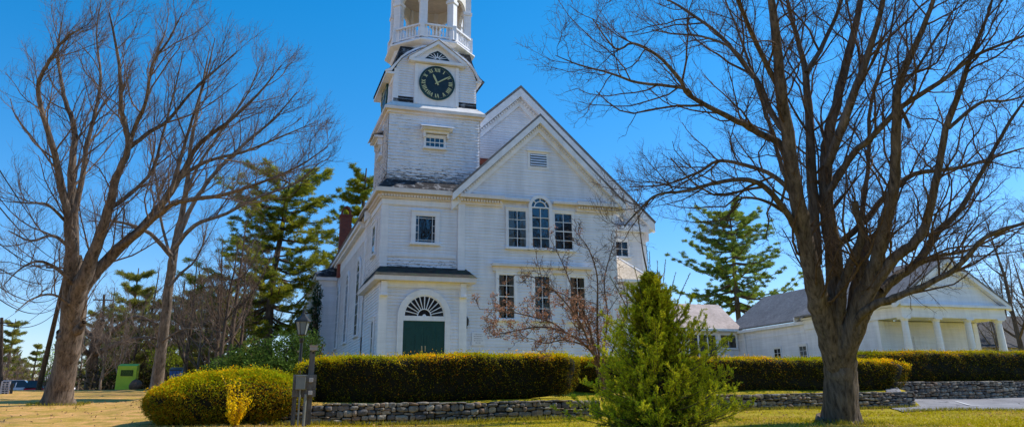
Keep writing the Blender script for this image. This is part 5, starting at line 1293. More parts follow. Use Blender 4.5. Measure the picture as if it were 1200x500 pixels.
# ================================================================== PINES
def pine(name, label, base, trunk, crown_r, z_lo, z_hi, n_br, seed, group=None, tufts=7, blades=16, blade=0.30, flat=0.45, per_whorl=5, gold=(0.52, 0.50, 0.035), dark=(0.08, 0.13, 0.03), gap=0.0):
    """a pine: trunk points (x,y,z,r) and plates of needle tufts on whorls of limbs. crown_r(t): reach at height t in 0..1"""
    global rng
    keep = rng; rng = np.random.default_rng(seed)
    root = thing(name, base, label, 'pine tree', group)
    nt_ = NM(); S = smooth_line(trunk, 4); v, f = tubes(S[None, :, :3], S[None, :, 3], 9); nt_.add(v, f); nt_.build('trunk', BARKDARK, root, True)
    wood = NM(); nd = NM()
    B = []; BR = []
    for i in range(n_br):
        lvl = (math.floor(i / per_whorl) + 0.35 * rng.random()) / max(1, n_br / per_whorl)
        t = min(0.995, max(0, lvl)); z = z_lo + (z_hi - z_lo) * t
        x0 = np.interp(z, S[:, 2], S[:, 0]); y0 = np.interp(z, S[:, 2], S[:, 1])
        az = i * 2.4 + rng.normal(0, .4); L = crown_r(t) * rng.uniform(0.6, 1.12)
        if rng.random() < gap: L *= 0.45
        rise = rng.uniform(-0.05, 0.14) + 0.28 * t ** 2; cu = rng.uniform(0.04, 0.2)
        s = np.linspace(0, 1, 8)[:, None]; ds = np.array([math.cos(az), math.sin(az), 0])
        pts = np.array([x0, y0, z]) + ds * L * s + np.array([0, 0, 1.0]) * L * (rise * s - 0.16 * np.sin(s * PI) * (1 - t) + cu * s ** 3)
        pts[1:] += rng.normal(0, L * 0.012, (7, 3)).cumsum(0)
        B.append(pts); BR.append(np.linspace(0.02 + 0.016 * L, 0.012, 8))
    B = np.array(B); BR = np.array(BR); v, f = tubes(B, BR, 5); wood.add(v, f)
    P2, R2 = sprout(B, BR, 10, 0.12, 1.0, 0.5, 1.2, (35, 65), 4, (0, 0, 0.15), 0.4, rmin=0.008)
    # flatten the plates
    par = np.repeat(np.arange(len(B)), 10); zc = P2[:, :1, 2:3]; P2[:, :, 2:3] = zc + (P2[:, :, 2:3] - zc) * flat
    scl = np.array([np.linalg.norm(b[-1] - b[0]) for b in B])[par] / 3.0; P2 = P2[:, :1] + (P2 - P2[:, :1]) * np.clip(scl, 0.35, 1.1)[:, None, None]
    v, f = tubes(P2, R2, 3); wood.add(v, f)
    wood.build('limbs', BARKDARK, root)
    ends = np.concatenate([P2[:, 1 + (j % 3)] + rng.normal(0, 0.12, (len(P2), 3)) * np.array([1, 1, .5]) for j in range(int(tufts))] + [B[:, -1]])
    n = len(ends); shade = rng.uniform(0, 1, n)
    tone = np.clip((np.repeat(rng.random(len(B)), 1)).mean() + 0, 0, 1)
    brc = rng.random(len(B)); brn = np.concatenate([np.tile(brc[par], int(tufts)), brc])
    k = np.clip(0.55 * shade + 0.45 * brn, 0, 1)[:, None]
    ctr = np.repeat(ends, blades, axis=0); m = len(ctr)
    d = unit(rng.normal(size=(m, 3)) * np.array([1, 1, .7]) + np.array([0, 0, .55]))
    ln = blade * rng.uniform(0.6, 1.2, m)
    col = np.repeat(np.array(dark) * (1 - k) + np.array(gold) * k, blades, axis=0) * rng.uniform(0.6, 1.4, (m, 1))
    leaf_quads(nd, ctr + d * (ln * .45)[:, None], d, ln, blade * 0.12, col)
    nd.build('needles', NEEDLE, root)
    rng = keep
    return root
def at_bearing(px, Y): return Y * (P(px, 400, 1).x / P(px, 400, 1).y)
def zat(px, py, Y):
    d = P(px, py, 1); return d.z * Y / d.y
Yp = 57.0; x0 = at_bearing(312, Yp)
pine('pine_tree', 'broad layered white pine just left of the church, beside the brick chimney', (x0, Yp, gz(x0, Yp)),
     [(at_bearing(315, Yp), Yp, gz(x0, Yp) - .3, .34), (at_bearing(313, Yp), Yp, zat(317, 370, Yp), .28), (at_bearing(314, Yp), Yp, zat(319, 320, Yp), .23), (at_bearing(319, Yp), Yp, zat(326, 270, Yp), .17), (at_bearing(324, Yp), Yp, zat(332, 208, Yp), .05)],
     lambda t: 6.6 * (1 - 0.45 * t) * (1.0 if t > .1 else .75), zat(318, 385, Yp), zat(332, 210, Yp), 78, 11, tufts=13, blades=14, blade=.27, gap=.15, flat=.34)
Yp = 66.0; x0 = at_bearing(416, Yp)
pine('pine_tree', 'tall pine behind the church roof, right of the brick chimney', (x0, Yp, gz(x0, Yp)),
     [(x0, Yp, gz(x0, Yp) - .3, .4), (x0, Yp, zat(414, 300, Yp), .25), (x0 + .2, Yp, zat(414, 196, Yp), .05)],
     lambda t: 3.9 * (1 - 0.62 * t), zat(414, 345, Yp), zat(414, 200, Yp), 55, 12, tufts=11, blades=13, blade=.28, flat=.35)
Yp = 82.0; x0 = at_bearing(868, Yp)
pine('pine_tree', 'rounded pine rising behind the tan roof between church and hall', (x0, Yp, gz(x0, Yp)),
     [(x0, Yp, gz(x0, Yp) - .3, .4), (x0 + .1, Yp, zat(868, 330, Yp), .26), (x0 + .3, Yp, zat(871, 290, Yp), .17), (x0 + .3, Yp, zat(871, 246, Yp), .05)],
     lambda t: 8.4 * (1 - t ** 1.9) ** 0.6 * (0.8 + 0.2 * min(1, t * 6)) + .4, zat(868, 362, Yp), zat(871, 247, Yp), 80, 13, tufts=15, blades=14, blade=.33, flat=.5, gap=.15, dark=(0.09, 0.16, 0.06), gold=(0.42, 0.50, 0.07))
# further pines in the wood: one built, the rest copies
GP = 'dark pines in the wood left of the church'; TP = 'dark pine mixed among the bare trees of the wood left of the church'
wp = pine('pine_tree', TP, (0, 0, 0), [(0, 0, -.3, .26), (.1, 0, 5, .18), (0, .1, 11, .04)], lambda t: 3.4 * (1 - .65 * t), 1.6, 11, 40, 14, GP, tufts=9, blades=12, blade=.32, flat=.4, gap=.2, dark=(0.13, 0.16, 0.05), gold=(0.44, 0.42, 0.08))
for k, (px, Y, rz, s, lab, grp) in enumerate(((150, 74, 0.2, .95, TP, GP), (225, 72, 2.6, .95, TP, GP), (255, 78, 4.0, .9, TP, GP), (275, 88, 0.9, .8, TP, GP), (110, 96, 3, .8, TP, GP), (135, 82, 1.2, .8, TP, GP), (188, 78, 3.6, .75, TP, GP), (215, 90, .5, .9, TP, GP), (240, 66, 4.6, .6, TP, GP), (165, 92, 2.2, .95, TP, GP), (285, 72, 5.5, .65, TP, GP), (385, 84, 1, 1.05, TP, GP),
        (14, 135, 1, 1.0, 'pale green pine across the road at the far left edge', None), (46, 138, 2, .8, 'small dark conifer across the road beside the leaning utility pole', None))):
    x = at_bearing(px, Y)
    if k == 0: wp.location = (x, Y, gz(x, Y)); wp.scale = (s, s, s)
    else: place_copy(wp, (x, Y, gz(x, Y)), rz, s, lab, grp)

# ================================================================== YOUNG SPRUCE in front
def spruce():
    bx, by = 7.75, 14.4; z0 = gz(bx, by); H = 3.1
    root = thing('spruce_tree', (bx, by, z0), 'young bright green spruce with spiky upright shoots in front of the church', 'tree')
    top = P(759, 229, 15.9); 
    tr = [(bx, by, z0 - .1, .06), (bx + .02, by, z0 + 1.5, .045), (bx - .02, by, z0 + 2.8, .025), (bx - .12, by + .02, z0 + 3.6, .014), (bx - .2, by + .02, z0 + 4.62, .006)]
    S = smooth_line(tr, 6); nm = NM(); v, f = tubes(S[None, :, :3], S[None, :, 3], 7); nm.add(v, f); nm.build('trunk', BARKDARK, root, True)
    B = []; BR = []; age = []
    nb = 260
    for i in range(nb):
        t = (i / nb) ** 1.25; z = z0 + 0.05 + (H - 0.25) * t
        az = i * 2.39996 + rng.normal(0, .25)
        L = (1.92 * (1 - t) ** 0.95 + 0.12) * (rng.uniform(0.5, 1.05) if (rng.random() > .15 or t < .22) else rng.uniform(1.05, 1.3))
        up0 = -0.05 + 1.5 * t ** 1.3; up1 = 0.45 + 2.2 * t ** 1.5
        p = np.array([np.interp(z, S[:, 2], S[:, 0]), by, z]); pts = [p]; dh = np.array([math.cos(az), math.sin(az), 0])
        for k in range(1, 8):
            u = up0 + (up1 - up0) * (k / 7) ** 1.5; d = unit(dh + np.array([0, 0, u]) + rng.normal(0, .04, 3)); pts.append(pts[-1] + d * L / 7)
        B.append(pts); BR.append(np.linspace(.014, .004, 8)); age.append(t)
    B = np.array(B); BR = np.array(BR); age = np.array(age)
    # long lone leaders at the top
    lead = []
    for (x, y, dx, hgt) in ((752, 300, -.03, 1.0), (772, 285, .02, .9), (785, 300, .05, .8), (797, 300, .12, .8), (806, 315, .2, .7), (742, 318, -.12, .7), (730, 335, -.25, .55), (818, 335, .28, .6)):
        b = np.array([bx + dx * 1.6, by + rng.normal(0, .1), z0 + 2.1 + .2 * rng.random()]); s = np.linspace(0, 1, 8)[:, None]
        lead.append(b + np.array([dx * 1.4, 0, 1.45 * hgt]) * s + np.array([dx, 0, 0]) * .3 * s ** 2)
    Lp = np.array(lead); Lr = np.tile(np.linspace(.010, .005, 8), (len(lead), 1))
    P2, R2 = sprout(B, BR, 9, 0.15, 1.0, 0.18, 0.60, (28, 52), 4, (0, 0, .55), .2, rmin=.004)
    a2 = np.repeat(age, 9); P2 = P2[:, :1] + (P2 - P2[:, :1]) * (1.0 - 0.62 * a2)[:, None, None]
    P3, R3 = sprout(P2, R2, 2, 0.2, .9, 0.08, 0.2, (30, 60), 3, (0, 0, .3), .3, rmin=.003)
    wood = NM()
    for q, r, n in ((B, BR, 5), (Lp, Lr, 5), (P2, R2, 3), (P3, R3, 3)):
        v, f = tubes(q, r, n); wood.add(v, f)
    wood.build('limbs', TWIG, root)
    nd = NM()
    def needles(Pt, per, ln, tip, base, tipcol, skip=0.0):
        N, k, _ = Pt.shape; m = N * per; par = np.repeat(np.arange(N), per)
        t = skip + (1 - skip) * np.tile(np.linspace(0, .999, per), N); x = t * (k - 1); i = x.astype(int); f = (x - i)[:, None]
        p = Pt[par, i] * (1 - f) + Pt[par, i + 1] * f; tg = unit(Pt[par, i + 1] - Pt[par, i])
        sd = unit(np.cross(tg, rand_unit(m))); d = unit(sd * .85 + tg * .75 + np.array([0, 0, .12]))
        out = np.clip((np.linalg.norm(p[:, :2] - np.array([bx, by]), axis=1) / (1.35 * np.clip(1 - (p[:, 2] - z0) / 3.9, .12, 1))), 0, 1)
        kk = np.clip(out * .95 + t * .75 - .50 + rng.normal(0, .12, m), 0, 1)[:, None]  # fresh green at the tips; inner shade also put into the needle colour
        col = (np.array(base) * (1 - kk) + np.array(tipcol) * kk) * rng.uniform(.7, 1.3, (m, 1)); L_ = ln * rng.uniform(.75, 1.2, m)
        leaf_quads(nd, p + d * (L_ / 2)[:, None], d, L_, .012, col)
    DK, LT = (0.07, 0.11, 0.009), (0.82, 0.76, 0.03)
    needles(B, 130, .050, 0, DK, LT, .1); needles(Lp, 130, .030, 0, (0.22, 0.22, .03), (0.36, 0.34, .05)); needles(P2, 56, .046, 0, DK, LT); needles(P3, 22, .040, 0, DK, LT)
    nd.build('needles', NEEDLE, root)
spruce()

# ================================================================== FLOWERING SHRUB behind the hedge's end
DS = 19.6
limbsS = [PL(DS, [(706, 470, .07), (704, 432, .06), (688, 406, .05), (660, 388, .042), (632, 383, .034), (600, 388, .024), (572, 394, .01)], -.8, .6),
 PL(DS - .2, [(664, 390, .04), (645, 377, .033), (612, 368, .026), (590, 364, .018), (562, 362, .008)], -.8, .6),
 PL(DS, [(708, 470, .06), (698, 425, .05), (690, 380, .04), (672, 340, .032), (660, 310, .022), (648, 286, .01)], .8, .6),
 PL(DS + .1, [(710, 468, .06), (702, 420, .05), (700, 365, .04), (700, 325, .032), (690, 292, .022), (672, 268, .01)], -.6, .6),
 PL(DS + .2, [(712, 468, .05), (707, 420, .04), (712, 370, .034), (708, 330, .028), (716, 296, .018), (722, 280, .01)], .8, .6),
 PL(DS - .2, [(700, 430, .05), (690, 400, .04), (675, 370, .033), (650, 341, .027), (626, 325, .02), (602, 322, .009)], -1.2, .6),
 PL(DS + .3, [(703, 440, .045), (694, 395, .038), (668, 350, .03), (640, 335, .02), (628, 300, .01)], .9, .6),
 PL(DS - .3, [(690, 405, .04), (660, 398, .03), (640, 402, .02), (622, 396, .01)], -1.0, .6),
 PL(DS, [(705, 440, .05), (722, 400, .035), (735, 360, .025), (728, 325, .012)], .4, .6)]
LV_S = [dict(per_m=5.2, l=(.35, .95), ang=(30, 70), k=6, curl=1.3, rmin=.008, t0=.2), dict(n=5, l=(.15, .4), ang=(30, 70), k=4, curl=1.2, rmin=.006), dict(n=2, l=(.08, .2), ang=(30, 70), k=3, curl=1, rmin=.005)]
shr, (Pb, Rb) = bare_tree('flowering_shrub', 'tangled leggy shrub with reddish buds leaning left over the hedge in front of the windows', limbsS, TWIG, TWIG, LV_S, (-.1, 0, .35), cat='shrub')
e = Pb[:, -1]; low = P(620, 345, DS).z; wgt = np.clip((low + .25 - e[:, 2]) * 1.3, 0.03, 1) * np.clip((9.6 - e[:, 0]) / 1.8, 0.02, 1)
sel = e[rng.random(len(e)) < wgt * 1.3]; nm = NM(); n = len(sel) * 9; c = np.repeat(sel, 9, 0) + rng.normal(0, .03, (n, 3))
leaf_quads(nm, c, rand_unit(n), rng.uniform(.03, .06, n), rng.uniform(.02, .035, n), np.array([[.44, .23, .14]]) * rng.uniform(.6, 1.4, (n, 1))); nm.build('buds', LEAF, shr)

# ================================================================== FORSYTHIA
fx, fy = -0.18, 19.15; fz = gz(fx, fy)
fo = thing('forsythia_bush', (fx, fy, fz), 'small yellow-flowering forsythia in front of the domed yew mound', 'bush')
stems = []; 
for i in range(34):
    az = rng.uniform(0, 2 * PI); L = rng.uniform(.30, .80) if i > 5 else rng.uniform(.9, 1.25); o = rng.uniform(.15, .75) if i > 5 else rng.uniform(.1, .38)
    s = np.linspace(0, 1, 7)[:, None]; dd = np.array([math.cos(az), math.sin(az) * .7, 0])
    stems.append(np.array([fx, fy, fz]) + dd * .04 + dd * o * L * s ** 1.3 + np.array([0, 0, L]) * (s - .16 * o * s ** 2))
St = np.array(stems); nm = NM(); v, f = tubes(St, np.tile(np.linspace(.008, .003, 7), (34, 1)), 4); nm.add(v, f); nm.build('stems', TWIG, fo)
per = 60; m = 34 * per; par = np.repeat(np.arange(34), per); t = rng.uniform(.12, .999, m); x = t * 6; i = x.astype(int); f = (x - i)[:, None]
p = St[par, i] * (1 - f) + St[par, i + 1] * f + rng.normal(0, .018, (m, 3)); nm = NM()
leaf_quads(nm, p, rand_unit(m), rng.uniform(.04, .07, m), rng.uniform(.025, .04, m), np.array([[.95, .68, .012]]) * rng.uniform(.6, 1.3, (m, 1))); nm.build('flowers', LEAF, fo)

# ================================================================== RHODODENDRONS and other evergreen shrubs
def leafy_shrub(name, label, blobs, leaf, col, n_per, cat='shrub', group=None, sun=(1.7, 1.5, 1.2)):
    c0 = blobs[0]; root = thing(name, (c0[0], c0[1], gz(c0[0], c0[1])), label, cat, group)
    nm = NM(); st = NM()
    for (x, y, z, rx, ry, rz_) in blobs:
        n = int(n_per * rx * rz_); d = rand_unit(n); rad = rng.uniform(.55, 1.05, n)[:, None] * (1 + .15 * np.sin(d[:, :1] * 6 + x) * np.sin(d[:, 2:] * 7 + y))
        p = np.array([x, y, z]) + d * rad * np.array([rx, ry, rz_])
        p = p[p[:, 2] > ground_z(p[:, 0], p[:, 1])]; n = len(p)
        dirs = unit(rng.normal(size=(n, 3)) + np.array([0, 0, -.1]) + unit(p - np.array([x, y, z])) * .6)
        colr = np.array([col]) * rng.uniform(.5, 1.5, (n, 1)) * (1 + rng.random((n, 1)) ** 6 * np.array([sun]))
        leaf_quads(nm, p, dirs, leaf * rng.uniform(.7, 1.3, n), leaf * .38, colr)
        s = np.linspace(0, 1, 5)[:, None]
        ws = [np.array([x, y, gz(x, y) - .1]) + (np.array([q[0] * rx * .6, q[1] * ry * .6, max(.3, z + rz_ * .5 - gz(x, y))])) * s for q in rng.normal(0, .6, (5, 2))]
        v, f = tubes(np.array(ws), np.tile(np.linspace(.04, .012, 5), (5, 1)), 4); st.add(v, f)
    nm.build('foliage', LEAF, root); st.build('stems', BARKDARK, root)
    return root
def mark(px, py, Y, rx, ry, rz_):
    x = at_bearing(px, Y); return (x, Y, zat(px, py, Y), rx, ry, rz_)
leafy_shrub('rhododendron', 'dark green rhododendron mass behind the lamp post, left of the church', [mark(312, 425, 29, 1.2, .9, .85), mark(286, 432, 29.6, 1.0, .8, .65), mark(338, 418, 28.6, 1.0, .9, .95), mark(262, 437, 30.3, .8, .7, .45), mark(357, 415, 29, .75, .8, .9), mark(372, 432, 28, .6, .7, .6), mark(325, 440, 27.8, 1.3, .7, .7)], .12, (0.07, 0.12, 0.022), 2600)
leafy_shrub('evergreen_shrub', 'small green shrub at the church corner behind the front hedge', [mark(366, 408, 26.5, .35, .35, .5)], .09, (0.04, 0.07, .02), 2600)
leafy_shrub('budding_shrub', 'bright yellow-green budding shrub behind the straight-trunked tree', [mark(199, 418, 62, 1.4, 1, 1.0), mark(206, 426, 63, 1.0, 1, .8)], .2, (0.20, 0.24, .02), 420)
leafy_shrub('budding_shrub', 'lime-green budding shrub behind the burly left tree', [mark(64, 425, 72, 1.0, 1, 1.5)], .2, (0.17, 0.28, .02), 420)
leafy_shrub('undergrowth', 'low dark scrub along the foot of the wood', [mark(px, 448 - (k % 3) * 4, 70 + (k * 7) % 9, 2.2, 1.5, 1.4) for k, px in enumerate(range(112, 330, 16))], .3, (0.05, 0.045, .02), 130)
leafy_shrub('ivy_column', 'narrow dark evergreen beside the rear corner of the church', [mark(368, y, 50, .35, .35, .75) for y in (345, 362, 380, 398)], .16, (0.02, 0.05, .018), 1500)

# small sapling by the green bin, old gnarled tree behind it
lb = [[(*P(121, 445, 48), .05), (*P(122, 425, 48), .04), (*P(124, 400, 48), .03), (*P(123, 372, 48), .012)]] + [[(*P(122, y, 48), .025), (*P(122 + dx * .6, y - 16, 48), .018), (*P(122 + dx, y - 34, 48 + dx * .02), .008)] for y, dx in ((428, -9), (420, 9), (410, -6), (405, 8), (430, 6))]
bare_tree('bare_sapling', 'slim bare sapling standing left of the green donation bin', lb, BARKPALE, TWIGRED, [dict(per_m=3, l=(.4, 1.0), ang=(20, 45), k=4, curl=.6, rmin=.012, t0=.2), dict(n=3, l=(.2, .5), ang=(20, 50), k=3, curl=.6, rmin=.01)], (0, 0, .6), per=3)
lb = [[(*P(108, 452, 62), .6), (*P(108, 425, 62), .42), (*P(112, 400, 62), .4), (*P(118, 375, 62), .3)], [(*P(114, 398, 62), .28), (*P(98, 385, 62), .2), (*P(92, 365, 61), .1)], [(*P(112, 405, 62), .25), (*P(135, 385, 61), .18), (*P(160, 370, 60), .12), (*P(185, 380, 60), .05)],
      [(*P(110, 415, 62), .25), (*P(140, 402, 61), .16), (*P(172, 395, 60), .1), (*P(195, 400, 60), .04)], [(*P(108, 420, 62), .2), (*P(96, 405, 61), .16), (*P(90, 395, 60), .08)]]
bare_tree('gnarled_tree', 'old gnarled tree with low spreading limbs behind the sapling', lb, BARK, TWIGRED, [dict(per_m=1.6, l=(.9, 2.4), ang=(25, 60), k=5, curl=1.3, rmin=.02, t0=.2), dict(n=5, l=(.5, 1.2), ang=(25, 60), k=4, curl=1.2, rmin=.015)], (0, 0, .3), per=3)

# ================================================================== STREET FURNITURE
# wooden meter post
mp = thing('meter_post', (1.25, 19.3, gz(1.25, 19.3)), 'grey wooden post with electric meter panel and floodlight in front of the stone wall', 'utility post')
zg = gz(1.25, 19.3) - .15
m = MB(); m.box(1.34, 1.46, 19.28, 19.40, zg, 1.14); m.build('post', GREYWOOD, mp)
m = MB(); m.box(1.02, 1.11, 19.26, 19.34, zg, .62); m.build('post', GREYWOOD, mp)
m = MB(); 
for k in range(3): m.box(1.0, 1.52, 19.2, 19.255, .14 + k * .165, .298 + k * .165)
m.build('panel', GREYWOOD, mp)
m = MB(); m.box(1.06, 1.27, 19.08, 19.2, .30, .60); m.box(1.05, 1.28, 19.065, 19.2, .585, .61); m.build('meter_box', GREYMETAL, mp, bevel=.008)
for z in (.46, .18):
    m = MB(); m.box(1.35, 1.44, 19.12, 19.2, z, z + .09); m.build('switch_box', mat_plain('pale_box', (.42, .40, .38), .6, .1, 8) if z > .3 else bpy.data.materials['pale_box'], mp, bevel=.006)
m = MB(); m.tube([(1.17, 19.16, .3), (1.17, 19.16, zg)], .022, 8); m.tube([(1.30, 19.18, .2), (1.29, 19.18, zg)], .035, 8); m.build('conduit', GREYMETAL, mp)
m = MB(); m.box(1.33, 1.50, 19.2, 19.34, 1.17, 1.27); m.box(1.39, 1.43, 19.28, 19.36, 1.10, 1.17); m.box(1.32, 1.51, 19.18, 19.35, 1.27, 1.285)
m.build('floodlight', mat_plain('light_housing', (.34, .30, .27), .5, .15, 8), mp)
# lamp post
lx, ly = 1.38, 23.6; lzb = gz(lx, ly)
lp = thing('lamp_post', (lx, ly, lzb), 'black street lantern on a slim pole between the mound and the front hedge', 'lamp post')
ztop = zat(354, 366, ly)
m = MB(); m.lathe((lx, ly, lzb - .1), [(.10, 0), (.10, .35), (.065, .45), (.05, .6), (.042, ztop - lzb - .75), (.06, ztop - lzb - .7), (.07, ztop - lzb - .62)], 12); m.build('pole', BLACK, lp)
m = MB(); zb = ztop - .62
m.lathe((lx, ly, zb), [(.10, -.02), (.13, 0)], 6); m.lathe((lx, ly, zb + .36), [(.24, 0), (.22, .05), (.09, .16), (.06, .22), (.03, .26), (.03, .34), (0.005, .38)], 6)
for k in range(6):
    t = 2 * PI * k / 6; m.bar((lx + .12 * math.cos(t), ly + .12 * math.sin(t), zb), (lx + .21 * math.cos(t), ly + .21 * math.sin(t), zb + .37), .018)
m.build('lantern', BLACK, lp)
m = MB(); m.lathe((lx, ly, zb + .005), [(.11, 0), (.195, .35)], 6); m.build('lamp_glass', mat_plain('frosted_glass', (.20, .24, .27), .25, .1, 6, .5), lp)

# leaning utility pole and its wires
b = P(44, 461, 48); t_ = P(73, 338, 47)
b.z = gz(b.x, b.y) - .2
up = thing('utility_pole', (b.x, b.y, gz(b.x, b.y)), 'leaning wooden utility pole behind the burly left tree, carrying wires', 'utility pole')
t2 = b + (t_ - b) * 1.32
MB().tube([b, b + (t2 - b) * .5, t2], [.17, .14, .11], 10).build('pole', POLEWOOD, up, True)
m = MB(); d = (t2 - b).normalized(); q = b + (t2 - b) * .90; m.bar(q + Vector((-1.1, -.12, 0)), q + Vector((1.1, -.12, 0)), .1, .1); m.build('crossarm', POLEWOOD, up)
m = MB(); q2 = b + (t2 - b) * .82; m.lathe(q2 + Vector((.28, -.1, -.4)), [(.16, 0), (.2, .06), (.2, .7), (.15, .76)], 12); m.build('transformer', GREYMETAL, up)
b2 = P(0, 470, 62); b2.z = gz(b2.x, b2.y) - .2; t3 = P(2, 372, 62)
up2 = thing('utility_pole', (b2.x, b2.y, gz(b2.x, b2.y)), 'distant utility pole at the left edge of the street', 'utility pole')
MB().tube([b2, t3], [.16, .12], 8).build('pole', POLEWOOD, up2, True)
MB().bar(t3 + Vector((-.9, 0, -.4)), t3 + Vector((.9, 0, -.4)), .1).build('crossarm', POLEWOOD, up2)
b3 = P(118, 462, 75); b3.z = gz(b3.x, b3.y) - .2; t4 = P(122, 345, 75)
up3 = thing('utility_pole', (b3.x, b3.y, gz(b3.x, b3.y)), 'far utility pole seen just right of the burly tree trunk', 'utility pole')
MB().tube([b3, t4], [.16, .11], 8).build('pole', POLEWOOD, up3, True); MB().bar(t4 + Vector((-.9, 0, -.5)), t4 + Vector((.9, 0, -.5)), .1).build('crossarm', POLEWOOD, up3)
WIREM = mat_plain('wire_black', (.015, .015, .017), .6, .1)
for k, (x1, y1, D1, fr, sag) in enumerate(((0, 178, 20, .97, .5), (0, 218, 20, .93, .6), (0, 258, 20, .90, .7), (0, 285, 21, .84, .8), (0, 302, 21, .72, .9), (0, 318, 22, .64, .9), (-5, 345, 24, .60, 1.0))):
    a = b + (t2 - b) * fr; c = P(x1, y1, D1); c2 = a + (c - a) * 1.35
    pts = [a + (c2 - a) * s - Vector((0, 0, sag * 4 * s * (1 - s))) for s in np.linspace(0, 1, 22)]
    tag(MB().tube(pts, .016, 5).build('utility_wire', WIREM), 'overhead wire running from the leaning pole out of the top left', 'wire', 'overhead wires at the left')
for k, fr in enumerate((.88, .70)):
    a = b + (t2 - b) * fr; c = b2 + (t3 - b2) * (.95 - .2 * k); pts = [a + (c - a) * s - Vector((0, 0, .8 * s * (1 - s))) for s in np.linspace(0, 1.6, 14)]
    tag(MB().tube(pts, .018, 4).build('utility_wire', WIREM), 'wire strung between the leaning pole and the distant pole', 'wire', 'wires between the poles')

# lime-green donation bin
gb = thing('donation_bin', (-7.0, 57.4, gz(-7, 57.4)), 'lime green steel donation bin standing at the edge of the wood', 'donation bin')
z0 = gz(-7, 57.4) - .05; x0, x1 = at_bearing(143, 57), at_bearing(165.5, 57); zt = zat(154, 426, 57)
m = MB(); m.box(x0, x1, 56.8, 58.0, z0, zt - .12); m.add([(x0, 56.8, zt - .12), (x1, 56.8, zt - .12), (x1, 58, zt + .05), (x0, 58, zt + .05), (x0, 58, zt - .12), (x1, 58, zt - .12)], [(0, 1, 2, 3), (3, 2, 5, 4), (0, 3, 4), (1, 5, 2)]); m.build('body', LIME, gb, bevel=.02)
MB().box(x0 + .22, x1 - .2, 56.77, 56.8, zt - .75, zt - .38).build('chute_flap', mat_plain('dark_olive', (.05, .08, .01), .5), gb)
m = MB(); 
for i in range(4):
    a = x0 + .3
    while a < x1 - .3: wv = random.uniform(.05, .14); m.box(a, min(a + wv, x1 - .28), 56.76, 56.769, zt - .46 - i * .08, zt - .425 - i * .08); a += wv + .04
m.build('lettering', mat_plain('faded_lime_print', (.13, .19, .02), .6), gb)
# rubbish bags beside it
rb = thing('bag', (at_bearing(166, 56.5), 56.5, gz(-6, 56.5)), 'lumpy bag left on the ground beside the green bin', 'bag')
nm = NM(); g1 = np.linspace(0, PI, 9); g2 = np.linspace(0, 2 * PI, 15); TT, PP = np.meshgrid(g1, g2, indexing='ij'); r_ = 1 + .12 * np.sin(3 * PP + 2 * TT) + .08 * np.sin(5 * PP)
Vb = np.stack([at_bearing(166, 56.5) + .38 * r_ * np.sin(TT) * np.cos(PP), 56.4 + .35 * r_ * np.sin(TT) * np.sin(PP), gz(-6, 56.5) + .25 + .32 * r_ * np.cos(TT)], -1).reshape(-1, 3); Ii = np.arange(135).reshape(9, 15)
nm.add(Vb, np.stack([Ii[:-1, :-1], Ii[:-1, 1:], Ii[1:, 1:], Ii[1:, :-1]], -1).reshape(-1, 4)); nm.build('sack', mat_plain('brown_sack', (.17, .10, .07), .8, .4, 6), rb, True)
# blue dumpster
bd_ = thing('dumpster', (at_bearing(210, 52), 52.4, gz(-4, 52)), 'blue steel dumpster beyond the straight-trunked tree', 'dumpster')
x0, x1 = at_bearing(203.5, 52), at_bearing(217, 52); z0 = gz(-4, 52); zt = zat(210, 432, 52)
m = MB(); m.add([(x0 + .1, 51.9, z0 + .15), (x1 - .1, 51.9, z0 + .15), (x1 - .1, 53, z0 + .15), (x0 + .1, 53, z0 + .15), (x0, 51.7, zt - .1), (x1, 51.7, zt - .1), (x1, 53.2, zt + .1), (x0, 53.2, zt + .1)], [(0, 3, 2, 1), (0, 1, 5, 4), (1, 2, 6, 5), (2, 3, 7, 6), (3, 0, 4, 7)])
for x in (x0 + .12, (x0 + x1) / 2, x1 - .12): m.bar((x, 51.78, z0 + .2), (x, 51.66, zt - .12), .06)
m.build('body', BLUE, bd_)
m = MB(); m.add([(x0 - .03, 51.65, zt - .095), (x1 + .03, 51.65, zt - .095), (x1 + .03, 53.2, zt + .11), (x0 - .03, 53.2, zt + .11), (x0 - .03, 51.65, zt - .05), (x1 + .03, 51.65, zt - .05), (x1 + .03, 53.2, zt + .15), (x0 - .03, 53.2, zt + .15)], [(0, 3, 2, 1), (4, 5, 6, 7), (0, 1, 5, 4), (1, 2, 6, 5), (2, 3, 7, 6), (3, 0, 4, 7)]); m.build('lid', BLACK, bd_)
# roadside letter-board sign
sx0, sx1 = at_bearing(8.5, 50), at_bearing(24, 50); sz0, sz1 = zat(16, 465, 50), zat(16, 446, 50)
sg = thing('letter_sign', ((sx0 + sx1) / 2, 50, gz(-12, 50)), 'white roadside letter board with lines of dark text between two dark posts', 'sign')
m = MB(); m.box(sx0 + .1, sx1 - .1, 49.97, 50.03, sz0 + .12, sz1); m.build('board', mat_plain('sign_white', (.50, .50, .55), .5, .08, 4), sg)
for x in (sx0, sx1): MB().box(x - .06, x + .06, 49.95, 50.07, gz(-12, 50) - .2, sz1 - .12).build('post', BLACK, sg)
m = MB(); hh = (sz1 - sz0 - .12)
for i in range(6):
    a = sx0 + .17 + random.uniform(0, .06)
    while a < sx1 - .2:
        wv = random.uniform(.05, .14); zc = sz1 - hh * (i + .7) / 6.5; m.box(a, min(a + wv, sx1 - .16), 49.955, 49.969, zc - .03, zc + .035); a += wv + random.uniform(.03, .07)
m.build('lettering', mat_plain('sign_ink', (.03, .04, .06), .6), sg)

